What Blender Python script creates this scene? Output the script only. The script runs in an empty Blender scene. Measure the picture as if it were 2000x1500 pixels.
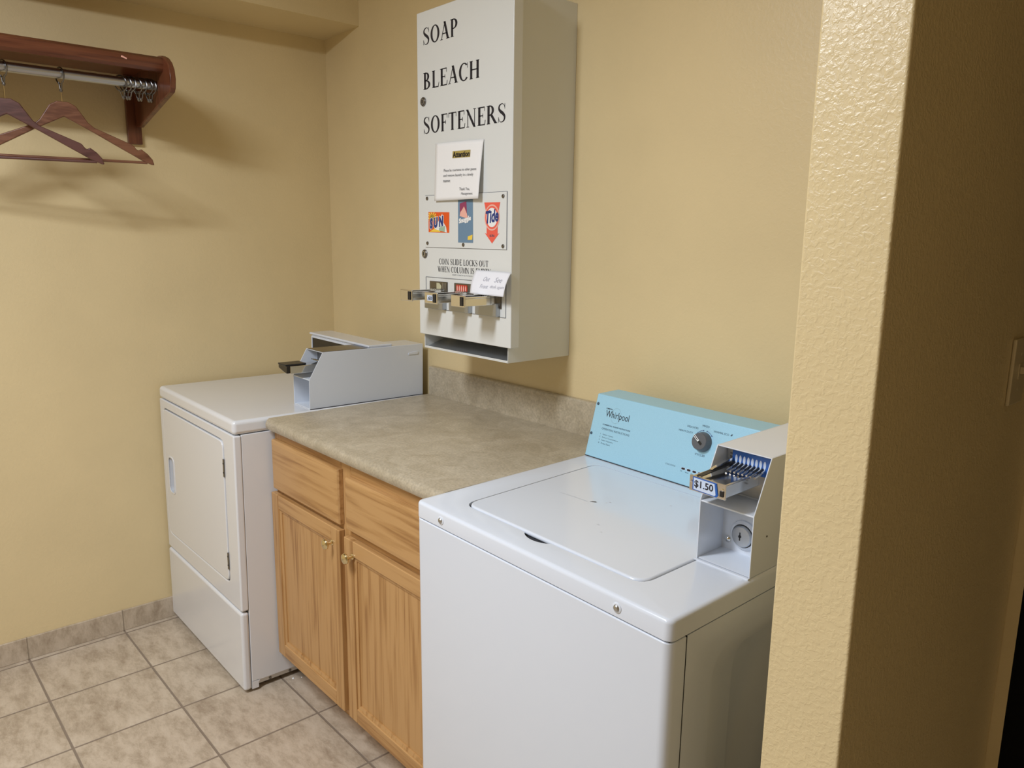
import bpy, bmesh, math, random
from mathutils import Vector, Matrix
from mathutils.geometry import tessellate_polygon

scene = bpy.context.scene
COL = scene.collection
PI = math.pi
rnd = random.Random(7)

# ------------------------------------------------------------------ camera
right = Vector((0.66216314, 0.74927007, 0.01159085))
up = Vector((-0.14882774, 0.11633465, 0.98199621))
fwd = Vector((-0.73443195, 0.65196673, -0.18854469))
cd = bpy.data.cameras.new('camera')
cam = bpy.data.objects.new('camera', cd)
COL.objects.link(cam)
M = Matrix((right, up, -fwd)).transposed().to_4x4()
M.translation = Vector((2.9721632, -1.61591447, 1.47721232))
cam.matrix_world = M
cd.sensor_width = 36.0
cd.sensor_fit = 'HORIZONTAL'
cd.lens = 1508.1766 / 2000.0 * 36.0
cd.clip_start = 0.02
scene.camera = cam

# ------------------------------------------------------------------ world, exposure
w = bpy.data.worlds.new('world')
scene.world = w
w.use_nodes = True
bg = w.node_tree.nodes['Background']
bg.inputs[0].default_value = (0.9, 0.92, 1.0, 1)
bg.inputs[1].default_value = 0.03
scene.view_settings.view_transform = 'Standard'
scene.view_settings.look = 'None'
scene.view_settings.gamma = 1.0
scene.view_settings.exposure = 0.17
scene.view_settings.use_curve_mapping = False

# ------------------------------------------------------------------ lamps of the room and an added rear light
def area(name, loc, sx, sy, power, color, rot=(0, 0, 0)):
    ld = bpy.data.lights.new(name, 'AREA')
    ld.shape = 'RECTANGLE'
    ld.size, ld.size_y = sx, sy
    ld.energy = power
    ld.color = color
    ld.spread = math.radians(179)
    o = bpy.data.objects.new(name, ld)
    o.location = loc
    o.rotation_euler = rot
    COL.objects.link(o)
    return o
area('ceiling_lamp_light', (1.58, -2.10, 2.545), 0.24, 0.9, 48, (0.935, 1.0, 1.10))
area('ceiling_lamp_light', (1.95, -3.45, 2.545), 0.26, 1.1, 15, (0.90, 1.0, 1.22))  # cool rear light, added out of view to brighten washer front and pier

# ------------------------------------------------------------------ materials
MATS = {}
def new_mat(name):
    m = bpy.data.materials.new(name)
    m.use_nodes = True
    MATS[name] = m
    nt = m.node_tree
    return m, nt, nt.nodes['Principled BSDF']

def simple(name, color, rough=0.5, metal=0.0, spec=0.5, coat=0.0, bump=0.0, bscale=200.0):
    m, nt, b = new_mat(name)
    b.inputs['Base Color'].default_value = (*color, 1)
    b.inputs['Roughness'].default_value = rough
    b.inputs['Metallic'].default_value = metal
    b.inputs['Specular IOR Level'].default_value = spec
    b.inputs['Coat Weight'].default_value = coat
    b.inputs['Coat Roughness'].default_value = 0.08
    if bump:
        tc = nt.nodes.new('ShaderNodeTexCoord')
        n = nt.nodes.new('ShaderNodeTexNoise'); n.inputs['Scale'].default_value = bscale
        bp = nt.nodes.new('ShaderNodeBump'); bp.inputs['Strength'].default_value = bump
        bp.inputs['Distance'].default_value = 0.001
        nt.links.new(tc.outputs['Object'], n.inputs['Vector'])
        nt.links.new(n.outputs['Fac'], bp.inputs['Height'])
        nt.links.new(bp.outputs['Normal'], b.inputs['Normal'])
    return m

def ramp(nt, stops):
    r = nt.nodes.new('ShaderNodeValToRGB')
    e = r.color_ramp.elements
    e[0].position, e[0].color = stops[0][0], (*stops[0][1], 1)
    e[1].position, e[1].color = stops[-1][0], (*stops[-1][1], 1)
    for p, c in stops[1:-1]:
        k = e.new(p); k.color = (*c, 1)
    return r

def wall_mat(name, color, scale, strength, dist, rough=0.5):
    m, nt, b = new_mat(name)
    tc = nt.nodes.new('ShaderNodeTexCoord')
    n1 = nt.nodes.new('ShaderNodeTexNoise'); n1.inputs['Scale'].default_value = scale
    n1.inputs['Detail'].default_value = 3.0; n1.inputs['Distortion'].default_value = 0.6
    n2 = nt.nodes.new('ShaderNodeTexNoise'); n2.inputs['Scale'].default_value = 3.0
    n2.inputs['Detail'].default_value = 3.0
    for n in (n1, n2): nt.links.new(tc.outputs['Object'], n.inputs['Vector'])
    r = ramp(nt, [(0.35, tuple(c * 0.97 for c in color)), (0.65, tuple(min(1, c * 1.03) for c in color))])
    nt.links.new(n2.outputs['Fac'], r.inputs['Fac'])
    nt.links.new(r.outputs['Color'], b.inputs['Base Color'])
    r2 = ramp(nt, [(0.42, (0, 0, 0)), (0.62, (1, 1, 1))])
    nt.links.new(n1.outputs['Fac'], r2.inputs['Fac'])
    bp = nt.nodes.new('ShaderNodeBump')
    bp.inputs['Strength'].default_value = strength; bp.inputs['Distance'].default_value = dist
    nt.links.new(r2.outputs['Color'], bp.inputs['Height'])
    nt.links.new(bp.outputs['Normal'], b.inputs['Normal'])
    b.inputs['Roughness'].default_value = rough
    return m

WALLC = (0.715, 0.575, 0.325)
wall_m = wall_mat('wall_paint', WALLC, 95, 0.14, 0.0012, 0.42)
pier_m = wall_mat('pier_paint', WALLC, 130, 0.30, 0.0014, 0.32)
ceil_m = wall_mat('ceiling_paint', (0.80, 0.74, 0.60), 60, 0.4, 0.002, 0.7)
dark_m = simple('unlit_doorway_black', (0.004, 0.004, 0.004), 0.8, spec=0.1)  # near-black colour stands for the darkness of an unlit doorway
white_m = simple('white_enamel', (0.71, 0.755, 0.83), 0.20, coat=0.4)
dryer_m = simple('dryer_enamel', (0.755, 0.765, 0.785), 0.18, coat=0.4)
white_in = simple('white_inner', (0.71, 0.75, 0.81), 0.35)
scoop_m = simple('scoop_grey', (0.50, 0.53, 0.58), 0.35)
vend_m = simple('vendor_enamel', (0.725, 0.735, 0.71), 0.33, coat=0.15)
galv_m = simple('galvanised_steel', (0.42, 0.44, 0.46), 0.35, 0.85)
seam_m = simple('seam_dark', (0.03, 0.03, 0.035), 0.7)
black_m = simple('black_plastic', (0.012, 0.012, 0.014), 0.35)
glass_m = simple('dark_panel', (0.015, 0.013, 0.012), 0.12)
chrome_m = simple('chrome', (0.78, 0.77, 0.74), 0.13, 1.0)
steel_m = simple('brushed_steel', (0.50, 0.51, 0.52), 0.32, 1.0)
darksteel_m = simple('dark_steel', (0.22, 0.21, 0.20), 0.3, 1.0)
brass_m = simple('brass', (0.82, 0.72, 0.46), 0.15, 1.0)
ink_m = simple('black_ink', (0.012, 0.011, 0.018), 0.5)
navy_m = simple('navy_ink', (0.02, 0.04, 0.20), 0.5)
greyink_m = simple('grey_ink', (0.16, 0.17, 0.19), 0.6)
slate_m = simple('slate_ink', (0.05, 0.09, 0.13), 0.6)
paper_m = simple('paper', (0.86, 0.85, 0.84), 0.7)
paper2_m = simple('note_paper', (0.84, 0.84, 0.88), 0.7)
pencil_m = simple('pencil_ink', (0.42, 0.43, 0.50), 0.7)
mark_m = simple('highlighter_olive', (0.42, 0.32, 0.08), 0.7)
orange_m = simple('orange_print', (0.78, 0.10, 0.01), 0.5)
yellow_m = simple('yellow_print', (0.90, 0.62, 0.08), 0.5)
coral_m = simple('coral_print', (0.85, 0.12, 0.075), 0.5)
pink_m = simple('pink_print', (0.85, 0.45, 0.36), 0.5)
sky_m = simple('blue_print', (0.15, 0.25, 0.36), 0.5)
plum_m = simple('plum_print', (0.30, 0.045, 0.11), 0.5)
whitep_m = simple('white_print', (0.85, 0.85, 0.83), 0.5)
greenp_m = simple('green_print', (0.35, 0.50, 0.36), 0.5)
bluelab_m = simple('blue_label', (0.015, 0.11, 0.45), 0.4)
palelab_m = simple('pale_label', (0.62, 0.72, 0.90), 0.4)
redlab_m = simple('red_label', (0.50, 0.04, 0.02), 0.35)
olive_m = simple('olive_label', (0.50, 0.47, 0.30), 0.4)
knob_m = simple('grey_plastic', (0.11, 0.115, 0.125), 0.35)
switch_m = simple('almond_plastic', (0.60, 0.50, 0.32), 0.35)
dirt_m = simple('dirt_speck', (0.10, 0.09, 0.08), 0.9)
smudge_m = simple('smudge', (0.55, 0.56, 0.57), 0.5)
rubber_m = simple('rubber', (0.02, 0.02, 0.02), 0.8)
diffuser_m, _nt, _b = new_mat('lamp_diffuser')
_b.inputs['Base Color'].default_value = (0.9, 0.9, 0.88, 1)
_b.inputs['Emission Color'].default_value = (1, 0.97, 0.93, 1)
_b.inputs['Emission Strength'].default_value = 6.0

def console_mat():
    m, nt, b = new_mat('blue_console')
    tc = nt.nodes.new('ShaderNodeTexCoord')
    n = nt.nodes.new('ShaderNodeTexNoise'); n.inputs['Scale'].default_value = 900
    nt.links.new(tc.outputs['Object'], n.inputs['Vector'])
    r = ramp(nt, [(0.3, (0.345, 0.63, 0.81)), (0.7, (0.40, 0.70, 0.88))])
    nt.links.new(n.outputs['Fac'], r.inputs['Fac'])
    nt.links.new(r.outputs['Color'], b.inputs['Base Color'])
    b.inputs['Roughness'].default_value = 0.38
    b.inputs['Metallic'].default_value = 0.15
    return m
blue_m = console_mat()

def wood_mat(name, axis, light, dark, deep, scale=1.0, rough=0.38, contrast=1.0):
    """grain runs along `axis` (0 x, 1 y, 2 z)"""
    m, nt, b = new_mat(name)
    tc = nt.nodes.new('ShaderNodeTexCoord')
    mp = nt.nodes.new('ShaderNodeMapping')
    s = [75 * scale] * 3; s[axis] = 3.2 * scale
    mp.inputs['Scale'].default_value = s
    nt.links.new(tc.outputs['Object'], mp.inputs['Vector'])
    n1 = nt.nodes.new('ShaderNodeTexNoise'); n1.inputs['Scale'].default_value = 1.0
    n1.inputs['Detail'].default_value = 4; n1.inputs['Distortion'].default_value = 0.5
    nt.links.new(mp.outputs['Vector'], n1.inputs['Vector'])
    mp2 = nt.nodes.new('ShaderNodeMapping')
    s2 = [7.5 * scale] * 3; s2[axis] = 1.1 * scale
    mp2.inputs['Scale'].default_value = s2
    nt.links.new(tc.outputs['Object'], mp2.inputs['Vector'])
    n2 = nt.nodes.new('ShaderNodeTexNoise'); n2.inputs['Scale'].default_value = 1.0
    n2.inputs['Detail'].default_value = 2
    nt.links.new(mp2.outputs['Vector'], n2.inputs['Vector'])
    mul = nt.nodes.new('ShaderNodeMath'); mul.operation = 'MULTIPLY'; mul.inputs[1].default_value = 7.0
    nt.links.new(n2.outputs['Fac'], mul.inputs[0])
    fr = nt.nodes.new('ShaderNodeMath'); fr.operation = 'PINGPONG'; fr.inputs[1].default_value = 0.5
    nt.links.new(mul.outputs[0], fr.inputs[0])
    ad = nt.nodes.new('ShaderNodeMath'); ad.operation = 'MULTIPLY_ADD'
    ad.inputs[1].default_value = 0.27 * contrast
    nt.links.new(fr.outputs[0], ad.inputs[0])
    nt.links.new(n1.outputs['Fac'], ad.inputs[2])
    r = ramp(nt, [(0.36, deep), (0.49, dark), (0.62, light)])
    nt.links.new(ad.outputs[0], r.inputs['Fac'])
    nt.links.new(r.outputs['Color'], b.inputs['Base Color'])
    bp = nt.nodes.new('ShaderNodeBump'); bp.inputs['Strength'].default_value = 0.15
    bp.inputs['Distance'].default_value = 0.0006
    nt.links.new(n1.outputs['Fac'], bp.inputs['Height'])
    nt.links.new(bp.outputs['Normal'], b.inputs['Normal'])
    b.inputs['Roughness'].default_value = rough
    return m
OL, OD, OP = (0.53, 0.305, 0.122), (0.455, 0.248, 0.090), (0.34, 0.168, 0.056)
oak_v = wood_mat('oak_vertical', 2, OL, OD, OP)
oak_h = wood_mat('oak_horizontal', 0, OL, OD, OP)
cherry_m = wood_mat('cherry_along', 1, (0.155, 0.050, 0.022), (0.115, 0.034, 0.015), (0.075, 0.020, 0.010), rough=0.3)
cherryv_m = wood_mat('cherry_upright', 2, (0.150, 0.048, 0.022), (0.110, 0.033, 0.015), (0.070, 0.020, 0.010), rough=0.3)
hang_m = wood_mat('hanger_wood', 1, (0.20, 0.085, 0.045), (0.155, 0.062, 0.032), (0.115, 0.042, 0.022), rough=0.33)
hang2_m = wood_mat('hanger_wood_dark', 1, (0.12, 0.050, 0.040), (0.095, 0.038, 0.031), (0.07, 0.027, 0.022), rough=0.33)

def counter_mat():
    m, nt, b = new_mat('laminate_stone')
    tc = nt.nodes.new('ShaderNodeTexCoord')
    n1 = nt.nodes.new('ShaderNodeTexNoise'); n1.inputs['Scale'].default_value = 14
    n1.inputs['Detail'].default_value = 8; n1.inputs['Roughness'].default_value = 0.65
    n1.inputs['Distortion'].default_value = 0.8
    n2 = nt.nodes.new('ShaderNodeTexNoise'); n2.inputs['Scale'].default_value = 170
    n2.inputs['Detail'].default_value = 3
    for n in (n1, n2): nt.links.new(tc.outputs['Object'], n.inputs['Vector'])
    r1 = ramp(nt, [(0.30, (0.37, 0.31, 0.215)), (0.5, (0.44, 0.375, 0.27)), (0.72, (0.53, 0.46, 0.345))])
    r2 = ramp(nt, [(0.30, (0.82, 0.82, 0.82)), (0.55, (1, 1, 1)), (0.75, (1.15, 1.15, 1.12))])
    nt.links.new(n1.outputs['Fac'], r1.inputs['Fac'])
    nt.links.new(n2.outputs['Fac'], r2.inputs['Fac'])
    mx = nt.nodes.new('ShaderNodeMix'); mx.data_type = 'RGBA'; mx.blend_type = 'MULTIPLY'
    mx.inputs['Factor'].default_value = 1.0
    nt.links.new(r1.outputs['Color'], mx.inputs[6]); nt.links.new(r2.outputs['Color'], mx.inputs[7])
    nt.links.new(mx.outputs[2], b.inputs['Base Color'])
    b.inputs['Roughness'].default_value = 0.32
    return m
counter_m = counter_mat()

def tile_mat(name, x0, tx, y0, ty, use_x=True, g0=0.0022, g1=0.0042, grout=(0.245, 0.19, 0.14)):
    """stone tile with grout lines on a regular grid in world metres"""
    m, nt, b = new_mat(name)
    L = nt.links
    tc = nt.nodes.new('ShaderNodeTexCoord')
    sp = nt.nodes.new('ShaderNodeSeparateXYZ'); L.new(tc.outputs['Object'], sp.inputs[0])
    def mth(op, a, bb=None, c=None):
        n = nt.nodes.new('ShaderNodeMath'); n.operation = op
        for i, v in enumerate((a, bb, c)):
            if v is None: continue
            if isinstance(v, (int, float)): n.inputs[i].default_value = v
            else: L.new(v, n.inputs[i])
        return n.outputs[0]
    def joint(src, o, t):
        k = mth('DIVIDE', mth('SUBTRACT', src, o), t)
        fr = mth('SUBTRACT', k, mth('FLOOR', k))
        d = mth('MINIMUM', fr, mth('SUBTRACT', 1.0, fr))
        return mth('MULTIPLY', d, t), mth('FLOOR', k)
    dy, iy = joint(sp.outputs[1], y0, ty)
    if use_x:
        dx, ix = joint(sp.outputs[0], x0, tx)
        d = mth('MINIMUM', dx, dy)
        cell = mth('ADD', mth('MULTIPLY', ix, 7.13), mth('MULTIPLY', iy, 3.71))
    else:
        d = dy; cell = mth('MULTIPLY', iy, 5.3)
    mr = nt.nodes.new('ShaderNodeMapRange')
    mr.inputs['From Min'].default_value = g0; mr.inputs['From Max'].default_value = g1
    L.new(d, mr.inputs['Value'])
    off = nt.nodes.new('ShaderNodeCombineXYZ'); L.new(cell, off.inputs[2])
    vv = nt.nodes.new('ShaderNodeVectorMath'); vv.operation = 'ADD'
    L.new(tc.outputs['Object'], vv.inputs[0]); L.new(off.outputs[0], vv.inputs[1])
    mp = nt.nodes.new('ShaderNodeMapping'); mp.inputs['Scale'].default_value = (1.0, 2.1, 1.0)
    mp.inputs['Rotation'].default_value = (0, 0, 0.5)
    L.new(vv.outputs[0], mp.inputs['Vector'])
    n1 = nt.nodes.new('ShaderNodeTexNoise'); n1.inputs['Scale'].default_value = 9
    n1.inputs['Detail'].default_value = 12; n1.inputs['Roughness'].default_value = 0.78
    n1.inputs['Distortion'].default_value = 0.15
    L.new(mp.outputs['Vector'], n1.inputs['Vector'])
    r1 = ramp(nt, [(0.33, (0.33, 0.25, 0.175)), (0.45, (0.44, 0.355, 0.26)), (0.54, (0.54, 0.445, 0.335)), (0.68, (0.62, 0.525, 0.41))])
    L.new(n1.outputs['Fac'], r1.inputs['Fac'])
    mx = nt.nodes.new('ShaderNodeMix'); mx.data_type = 'RGBA'
    mx.inputs[6].default_value = (*grout, 1)
    L.new(mr.outputs[0], mx.inputs['Factor']); L.new(r1.outputs['Color'], mx.inputs[7])
    L.new(mx.outputs[2], b.inputs['Base Color'])
    rr = mth('MULTIPLY_ADD', mr.outputs[0], -0.4, 0.85)
    L.new(rr, b.inputs['Roughness'])
    bp = nt.nodes.new('ShaderNodeBump'); bp.inputs['Strength'].default_value = 0.6
    bp.inputs['Distance'].default_value = 0.002
    hh = mth('MULTIPLY_ADD', n1.outputs['Fac'], 0.15, mr.outputs[0])
    L.new(hh, bp.inputs['Height']); L.new(bp.outputs['Normal'], b.inputs['Normal'])
    return m
tile_m = tile_mat('floor_tile', 0.030, 0.3045, -0.922, 0.3095)
base_m = tile_mat('base_tile', 0, 1, -0.922, 0.3095, use_x=False, g0=0.0010, g1=0.0022, grout=(0.30, 0.24, 0.17))

# ------------------------------------------------------------------ mesh helpers
UNIT = {}          # size factor and foot height for machines drawn in nominal units
BASE = {}          # python-side world origin of every built thing

class MB:
    def __init__(self):
        self.bm = bmesh.new()
    def face(self, pts):
        vs = [self.bm.verts.new(p) for p in pts]
        try: return self.bm.faces.new(vs)
        except ValueError: return None
    def box(self, x0, x1, y0, y1, z0, z1):
        v = [self.bm.verts.new((x, y, z)) for z in (z0, z1) for y in (y0, y1) for x in (x0, x1)]
        for q in ((0, 2, 3, 1), (4, 5, 7, 6), (0, 1, 5, 4), (2, 6, 7, 3), (0, 4, 6, 2), (1, 3, 7, 5)):
            self.bm.faces.new([v[i] for i in q])
        return self
    def prism(self, pts, frame, h0, h1):
        """pts 2D (u,v) ccw; frame = (origin,u,v); extruded from h0 to h1 along u x v"""
        O, U, V = frame; N = U.cross(V)
        a = [self.bm.verts.new(O + U * p[0] + V * p[1] + N * h0) for p in pts]
        b = [self.bm.verts.new(O + U * p[0] + V * p[1] + N * h1) for p in pts]
        self.bm.faces.new(a[::-1]); self.bm.faces.new(b)
        n = len(pts)
        for i in range(n):
            self.bm.faces.new((a[i], a[(i + 1) % n], b[(i + 1) % n], b[i]))
        return self
    def plate(self, loops, frame, h0, h1):
        """plate with holes: loops[0] outer, others holes, all ccw"""
        O, U, V = frame; N = U.cross(V)
        flat = [p for lp in loops for p in lp]
        tris = tessellate_polygon([[Vector((p[0], p[1], 0)) for p in lp] for lp in loops])
        lay = []
        for h in (h0, h1):
            vs = [self.bm.verts.new(O + U * p[0] + V * p[1] + N * h) for p in flat]
            lay.append(vs)
            for t in tris:
                try: self.bm.faces.new([vs[i] for i in t])
                except ValueError: pass
        k = 0
        for lp in loops:
            n = len(lp)
            for i in range(n):
                a, b = k + i, k + (i + 1) % n
                self.bm.faces.new((lay[0][a], lay[0][b], lay[1][b], lay[1][a]))
            k += n
        bmesh.ops.recalc_face_normals(self.bm, faces=self.bm.faces[:])
        bmesh.ops.dissolve_limit(self.bm, angle_limit=0.002, verts=[], edges=[e for e in self.bm.edges if len(e.link_faces) == 2 and e.calc_face_angle(1) < 0.002])
        return self
    def cyl(self, p0, p1, r0, r1=None, n=24, caps=True):
        r1 = r0 if r1 is None else r1
        p0, p1 = Vector(p0), Vector(p1)
        d = (p1 - p0).normalized()
        a = d.orthogonal().normalized(); b = d.cross(a)
        A = [self.bm.verts.new(p0 + (a * math.cos(2 * PI * i / n) + b * math.sin(2 * PI * i / n)) * r0) for i in range(n)]
        B = [self.bm.verts.new(p1 + (a * math.cos(2 * PI * i / n) + b * math.sin(2 * PI * i / n)) * r1) for i in range(n)]
        for i in range(n):
            self.bm.faces.new((A[i], A[(i + 1) % n], B[(i + 1) % n], B[i]))
        if caps:
            self.bm.faces.new(A[::-1]); self.bm.faces.new(B)
        return self
    def lathe(self, p0, d, prof, n=28):
        """prof list of (distance along d, radius)"""
        p0 = Vector(p0); d = Vector(d).normalized()
        a = d.orthogonal().normalized(); b = d.cross(a)
        rings = []
        for (h, r) in prof:
            if r < 1e-6: rings.append([self.bm.verts.new(p0 + d * h)])
            else: rings.append([self.bm.verts.new(p0 + d * h + (a * math.cos(2 * PI * i / n) + b * math.sin(2 * PI * i / n)) * r) for i in range(n)])
        for A, B in zip(rings, rings[1:]):
            for i in range(n):
                j = (i + 1) % n
                if len(A) == 1 and len(B) == 1: continue
                if len(A) == 1: self.bm.faces.new((A[0], B[j], B[i]))
                elif len(B) == 1: self.bm.faces.new((A[i], A[j], B[0]))
                else: self.bm.faces.new((A[i], A[j], B[j], B[i]))
        return self
    def tube(self, pts, r, n=10, closed=False):
        pts = [Vector(p) for p in pts]
        m = len(pts); rings = []
        prev = None
        for i, p in enumerate(pts):
            if closed: t = (pts[(i + 1) % m] - pts[i - 1]).normalized()
            else: t = (pts[min(i + 1, m - 1)] - pts[max(i - 1, 0)]).normalized()
            a = t.orthogonal().normalized() if prev is None else (prev - t * prev.dot(t)).normalized()
            prev = a; b = t.cross(a)
            rings.append([self.bm.verts.new(p + (a * math.cos(2 * PI * k / n) + b * math.sin(2 * PI * k / n)) * r) for k in range(n)])
        rng = range(m) if closed else range(m - 1)
        for i in rng:
            A, B = rings[i], rings[(i + 1) % m]
            off = 0
            if closed and i == m - 1:
                off = min(range(n), key=lambda o: (A[0].co - B[o].co).length)
            for k in range(n):
                self.bm.faces.new((A[k], A[(k + 1) % n], B[(k + 1 + off) % n], B[(k + off) % n]))
        if not closed:
            self.bm.faces.new(rings[0][::-1]); self.bm.faces.new(rings[-1])
        return self
    def polys(self, polys, frame, sx=1.0, sy=1.0, ox=0.0, oy=0.0, h=0.0004):
        O, U, V = frame; N = U.cross(V)
        for p in polys:
            self.face([O + U * (ox + a * sx) + V * (oy + b * sy) + N * h for a, b in p])
        return self
    def build(self, name, m, parent=None, base=None, bev=0.0, seg=3, ang=32, smooth=True, flat_sharp=35):
        me = bpy.data.meshes.new(name)
        bmesh.ops.recalc_face_normals(self.bm, faces=self.bm.faces[:]) if not getattr(self, 'keep', False) else None
        b = Vector(base) if base is not None else (BASE[parent.name] if parent is not None else Vector((0, 0, 0)))
        bmesh.ops.translate(self.bm, verts=self.bm.verts[:], vec=-b)
        if parent is not None and parent.name in UNIT:
            k_, dz_ = UNIT[parent.name]
            for v_ in self.bm.verts: v_.co = v_.co * k_ + Vector((0, 0, dz_))
        self.bm.to_mesh(me); self.bm.free()
        ms = m if isinstance(m, (list, tuple)) else [m]
        for k in ms: me.materials.append(k)
        o = bpy.data.objects.new(name, me)
        COL.objects.link(o)
        if smooth:
            me.polygons.foreach_set('use_smooth', [True] * len(me.polygons))
            if not bev: me.set_sharp_from_angle(angle=math.radians(flat_sharp))
        if bev:
            md = o.modifiers.new('bevel', 'BEVEL')
            md.width = bev; md.segments = seg; md.limit_method = 'ANGLE'
            md.angle_limit = math.radians(ang); md.harden_normals = True
            md.use_clamp_overlap = True
        if parent is not None:
            o.parent = parent; BASE[o.name] = b
            if parent.name in UNIT: UNIT[o.name] = UNIT[parent.name]
        else:
            o.location = b; BASE[o.name] = b
        return o

def tag(o, label=None, cat=None, group=None, kind=None):
    if label: o['label'] = label
    if cat: o['category'] = cat
    if group: o['group'] = group
    if kind: o['kind'] = kind
    return o
def thing(name, label, cat, loc, group=None, rot3=None):
    o = bpy.data.objects.new(name, None)
    o.empty_display_size = 0.05
    COL.objects.link(o)
    o.location = loc
    if rot3 is not None:
        o.rotation_mode = 'QUATERNION'; o.rotation_quaternion = rot3.to_quaternion()
    BASE[o.name] = Vector(loc)
    return tag(o, label, cat, group)
def frame(o, u, v): return (Vector(o), Vector(u).normalized(), Vector(v).normalized())
def FY(y): return frame((0, y, 0), (1, 0, 0), (0, 0, 1))       # facing -y, coords (x,z)
def FX(x): return frame((x, 0, 0), (0, 1, 0), (0, 0, 1))       # facing +x, coords (y,z)
def FZ(z): return frame((0, 0, z), (1, 0, 0), (0, 1, 0))       # facing +z, coords (x,y)
def rrect(x0, x1, y0, y1, r, n=6):
    P = []
    for cx, cy, a in ((x1 - r, y0 + r, -90), (x1 - r, y1 - r, 0), (x0 + r, y1 - r, 90), (x0 + r, y0 + r, 180)):
        for i in range(n + 1):
            t = math.radians(a + 90 * i / n); P.append((cx + r * math.cos(t), cy + r * math.sin(t)))
    return P
def rquad(pts, r, n=5):
    """rounded general ccw quad"""
    P = []; m = len(pts)
    for i in range(m):
        p = Vector(pts[i]); a = (Vector(pts[i - 1]) - p); b = (Vector(pts[(i + 1) % m]) - p)
        A = p + a.normalized() * r; B = p + b.normalized() * r
        for k in range(n + 1):
            t = k / n
            q = A * (1 - t) ** 2 + p * 2 * t * (1 - t) + B * t * t
            P.append((q.x, q.y))
    return P
def circ(cx, cy, r, n=24, ry=None):
    ry = ry or r
    return [(cx + r * math.cos(2 * PI * i / n), cy + ry * math.sin(2 * PI * i / n)) for i in range(n)]

# ------------------------------------------------------------------ lettering
def sans(text, w=None, h=None, bold=0.0, shear=0.0, align='L'):
    """polygons of a text run in the default face, scaled to w x h (or kept in proportion to h)"""
    cu = bpy.data.curves.new('t', 'FONT'); cu.body = text; cu.size = 1.0
    cu.offset = bold; cu.shear = shear; cu.resolution_u = 3
    ob = bpy.data.objects.new('t', cu); COL.objects.link(ob)
    dg = bpy.context.evaluated_depsgraph_get()
    me = bpy.data.meshes.new_from_object(ob.evaluated_get(dg))
    P = [[(me.vertices[i].co.x, me.vertices[i].co.y) for i in p.vertices] for p in me.polygons]
    bpy.data.objects.remove(ob); bpy.data.curves.remove(cu); bpy.data.meshes.remove(me)
    xs = [a for p in P for a, _ in p]; ys = [b for p in P for _, b in p]
    x0, x1, y0, y1 = min(xs), max(xs), min(ys), max(ys)
    s = (h / (y1 - y0)) if h else w / (x1 - x0)
    sx = (w / (x1 - x0)) if w else s
    return [[((a - x0) * sx, (b - y0) * s) for a, b in p] for p in P], (x1 - x0) * sx

def strip(pts, ws):
    out = []; L = []; R = []
    n = len(pts)
    for i in range(n):
        a = Vector(pts[max(i - 1, 0)]); b = Vector(pts[min(i + 1, n - 1)]); t = (b - a).normalized()
        nn = Vector((-t.y, t.x)); p = Vector(pts[i])
        L.append(p + nn * ws[i] / 2); R.append(p - nn * ws[i] / 2)
    for i in range(n - 1):
        out.append([(R[i].x, R[i].y), (R[i + 1].x, R[i + 1].y), (L[i + 1].x, L[i + 1].y), (L[i].x, L[i].y)])
    return out
def crom(P, W, k=5):
    pts = []; ws = []
    Q = [P[0]] + P + [P[-1]]; X = [W[0]] + W + [W[-1]]
    for i in range(1, len(Q) - 2):
        for j in range(k):
            t = j / k
            def f(a, b, c, d): return 0.5 * ((2 * b) + (-a + c) * t + (2 * a - 5 * b + 4 * c - d) * t * t + (-a + 3 * b - 3 * c + d) * t ** 3)
            pts.append((f(Q[i - 1][0], Q[i][0], Q[i + 1][0], Q[i + 2][0]), f(Q[i - 1][1], Q[i][1], Q[i + 1][1], Q[i + 2][1])))
            ws.append(X[i] * (1 - t) + X[i + 1] * t)
    pts.append(P[-1]); ws.append(W[-1])
    return strip(pts, ws)
TK, TN = 0.20, 0.062
def _st(x, w=TK, y0=0, y1=1): return [[(x - w / 2, y0), (x + w / 2, y0), (x + w / 2, y1), (x - w / 2, y1)]]
def _se(x, y, l=0.15):
    return [[(x - l, y), (x + l, y), (x + l, y + 0.035), (x - l, y + 0.035)]]
def _hb(x0, x1, y, t=TN): return [[(x0, y - t / 2), (x1, y - t / 2), (x1, y + t / 2), (x0, y + t / 2)]]
def _dg(x0, y0, x1, y1, w): return [[(x0 - w / 2, y0), (x0 + w / 2, y0), (x1 + w / 2, y1), (x1 - w / 2, y1)]]
def _arc(cx, cy, rx, ry, a0, a1, wt=TK, wn=TN, n=16):
    o = []
    for i in range(n):
        t0 = math.radians(a0 + (a1 - a0) * i / n); t1 = math.radians(a0 + (a1 - a0) * (i + 1) / n)
        o.append([(cx + (rx - wt) * math.cos(t0), cy + (ry - wn) * math.sin(t0)), (cx + rx * math.cos(t0), cy + ry * math.sin(t0)),
                  (cx + rx * math.cos(t1), cy + ry * math.sin(t1)), (cx + (rx - wt) * math.cos(t1), cy + (ry - wn) * math.sin(t1))])
    return o
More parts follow.
